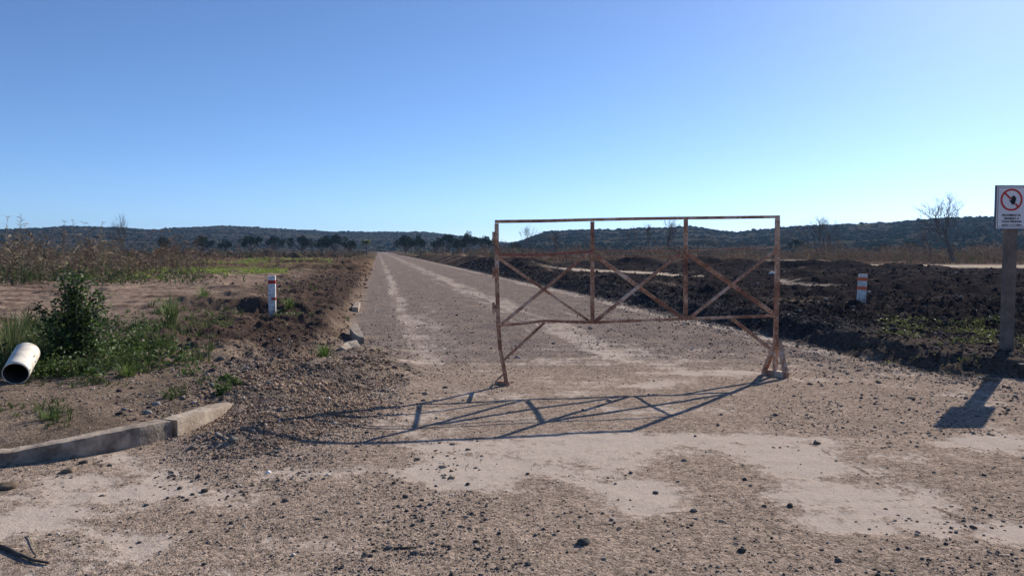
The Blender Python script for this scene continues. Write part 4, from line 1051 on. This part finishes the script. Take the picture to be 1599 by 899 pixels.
P1, P2, P3 = bare_tree_proto(3, 5., .42), bare_tree_proto(8, 5., .36, r0=.045), bare_tree_proto(15, 5., .5, r0=.04)
def meas(e):
    return max(v.co.z for ch in e.children for v in ch.data.vertices)
HB = {id(P1): meas(P1), id(P2): meas(P2), id(P3): meas(P3)}
random.seed(99)
BARE = [(P1, 1490, 298, 76, 'largest bare leafless tree against the sky left of the sign', 1.1), (P3, 1452, 345, 84, 'low bare tree leaning left beside the largest bare tree', 1.1), (P2, 1280, 333, 80, 'bushy bare tree midway between the gate and the sign', 1.25), (P3, 1300, 352, 84, 'small brownish bare bush just right of the midway bare tree', 1.0),
        (P2, 824, 349, 90, 'bare tree seen through the left section of the gate', .8), (P1, 868, 358, 100, 'faint bare tree on the hill right of the first one in the gate\'s left section', .9), (P2, 1010, 344, 88, 'bare tree in the gate\'s middle section, left of its pair', .8), (P1, 1047, 333, 85, 'taller bare tree standing beside the gate\'s third post', .75),
        (P3, 1100, 362, 90, 'pale round bare bush in the right section of the gate', 1.3), (P2, 1212, 350, 100, 'bare sapling just behind the gate\'s right post', .6), (P1, 197, 330, 48, 'slender bare tree rising from the dry weeds at the left', .5), (P2, 100, 350, 50, 'thin bare sapling in the dry weeds left of the slender bare tree', .7)]
for k, (P, px, yt, y, lb, ws) in enumerate(BARE):
    x = (px - CX) / F * y; h = at_y(px, yt, y).z - .3; s = h / HB[id(P)]
    copy_tree(P, (x, y, .3), random.uniform(0, 6.28), (s * ws, s * ws, s), lb, 'bare leafless trees on the plain')
for P in (P1, P2, P3):
    for ch in list(P.children): bpy.data.objects.remove(ch)
    bpy.data.objects.remove(P)

def crown_proto(seed, n_cl=16, flat=.62):
    rg = np.random.default_rng(seed); random.seed(seed); m = MB(); mt = MB()
    for i in range(n_cl):
        a_ = rg.uniform(0, 6.28); rr_ = rg.uniform(0, .78) ** .7; cz = .50 + rg.uniform(0, .36) * (1.1 - rr_ * .7); c_ = Vector((rr_ * math.cos(a_), rr_ * math.sin(a_), cz)); cr = rg.uniform(.16, .30)
        mt.tube([(0, 0, .18), c_ * .5 + Vector((0, 0, .1)), c_], [.035, .02, .008], 4, cap=False)
        base_c = leafcol((.018, .027, .015), (.038, .05, .024), .2)
        for _ in range(190):
            v_ = Vector(rg.normal(size=3)); v_.normalize(); v_ = v_ * cr * (rg.uniform(.3, 1) ** .5); v_.z *= flat
            leafquad(m, c_ + v_, rg.uniform(.022, .045), tuple(q * rg.uniform(.8, 1.25) for q in base_c))
    mt.tube([(0, 0, -.05), (.01, 0, .1), (0, .01, .3)], [.06, .045, .03], 7)
    e = empty('dark_tree', (0, 0, -50)); props(e, 'x', 'tree'); mt.build('trunk', M_BARK, e); m.build('crown', M_BUSH, e); return e
CP = [crown_proto(s) for s in (1, 2, 3, 4)]
random.seed(5)
DT = [(255, 368, 10, 'small dark round tree farthest left below the ridge'), (318, 367, 17, 'dark round tree below the left hill\'s highest point'), (352, 374, 12, 'low dark tree between two round trees left of the road'), (392, 366, 18, 'wide dark tree in the left tree row, nearest the red banded post'),
      (428, 367, 15, 'dark round tree right of the wide one in the left row'), (472, 367, 20, 'big dark round tree in the middle of the left row'), (502, 372, 14, 'dark tree partly merged with the big round one'), (523, 365, 22, 'broadest dark tree of the left row'), (548, 374, 13, 'small dark tree before the palm like tree'),
      (634, 366, 20, 'dark tree just right of the road\'s far end'), (652, 368, 17, 'dark tree touching the one at the road\'s far end'), (680, 375, 12, 'low dark tree in the gap right of the road\'s end'), (701, 364, 17, 'flat topped dark tree left of the gate'), (716, 372, 13, 'small dark tree between the two flat topped trees'),
      (730, 363, 17, 'second flat topped dark tree from the gate'), (757, 367, 20, 'flat topped dark tree nearest the gate\'s left post'), (1245, 372, 14, 'dark round tree behind the gate\'s right post'), (1420, 376, 16, 'low dark bush on the plain left of the largest bare tree'), (1375, 382, 14, 'low dark bush beyond the orange banded post'), (805, 378, 10, 'small dark tree just inside the gate\'s left post')]
for k, (px, yt, hw, lb) in enumerate(DT):
    y = random.uniform(215, 260); x = (px - CX) / F * y; h = at_y(px, yt, y).z + .2; w = hw * y / F * 1.15
    copy_tree(CP[k % 4], (x, y, -.2), random.uniform(0, 6.28), (w, w, h / .93), lb, 'dark round trees across the plain')
for P in CP:
    for ch in list(P.children): bpy.data.objects.remove(ch)
    bpy.data.objects.remove(P)
# palm like tree at the road's end
y = 190; pt = empty('palm_tree', ((573 - CX) / F * y, y, 0)); props(pt, 'palm like tree with drooping pale green fronds at the end of the road', 'tree')
m = MB(); m.tube([(0, 0, -.1), (.05, 0, 1.8), (0, 0, 3.6)], [.22, .17, .14], 8); m.build('trunk', M_BARK, pt)
m = MB()
for i in range(46):
    a_ = random.uniform(0, 6.28); el = random.uniform(-.3, 1.2); l = random.uniform(1.2, 2.1); d_ = Vector((math.cos(a_), math.sin(a_), 0))
    p0 = Vector((0, 0, 3.5)); pts = [p0 + d_ * l * t * math.cos(el * (1 - t * .5)) + Vector((0, 0, l * (math.sin(el) * t - .5 * t * t))) for t in (0, .3, .6, 1)]
    m.blade(pts, .34, leafcol((.06, .08, .03), (.16, .17, .06)))
m.build('crown', M_LEAF, pt)

# scrub over the hillsides: mass
nb = 34000
baz = rng.uniform(R(-44), R(44), nb); rcr = crest_r(baz); br = rcr * (.38 + .64 * rng.uniform(0, 1, nb) ** .8)
bx, by = br * np.sin(baz), br * np.cos(baz); dens = 1.5 * fbm(bx * .006, by * .02, 4, 500)
kp = dens + rng.normal(0, .22, nb) > -.08; kp &= ~((CX + F * bx / by > 1322) & (CX + F * bx / by < 1392) & (br / rcr > .72) & (br / rcr < .93) & (rng.uniform(0, 1, nb) < .8))
bx, by, baz, br = bx[kp], by[kp], baz[kp], br[kp]
bz = hill_z(baz, br)
bs = np.exp(rng.normal(np.log(1.25), .38, len(bx)))
scatter('hillside_scrub', bx, by, bz, bs, tints(len(bx), (.012, .018, .010), (.03, .034, .022), .25), M_BUSH, sink=.3, label='dark scrub bushes covering the far hillsides')
# scattered low bushes on the plain before the hills
nb = 2600
bx = rng.uniform(-1, 1, nb); by = 110 + 260 * rng.uniform(0, 1, nb) ** .8; bx = bx * by * .8
kp = np.abs(bx + SL * by - 3.5) > 8; bx, by = bx[kp], by[kp]
bz = height(bx, by)
scatter('plain_scrub', bx, by, bz, np.exp(rng.normal(np.log(.6), .35, len(bx))), tints(len(bx), (.04, .045, .025), (.12, .085, .055), .25), M_BUSH, sink=.3, label='low dark scrub dotted over the plain')

# ------------------------------------------------------------------ haze in the air
hz = MB(); hz.box((0, 0, 60), (7200, 7200, 124.2))
hm = bpy.data.materials.new('air_haze'); hm.use_nodes = True; ht = hm.node_tree; ht.nodes.clear()
ho = ht.nodes.new('ShaderNodeOutputMaterial'); hv = ht.nodes.new('ShaderNodeVolumePrincipled')
hv.inputs['Color'].default_value = (.34, .60, 1.0, 1); hv.inputs['Density'].default_value = .00013; hv.inputs['Anisotropy'].default_value = .3
ht.links.new(hv.outputs[0], ho.inputs['Volume'])
props(hz.build('haze', hm), kind='stuff')
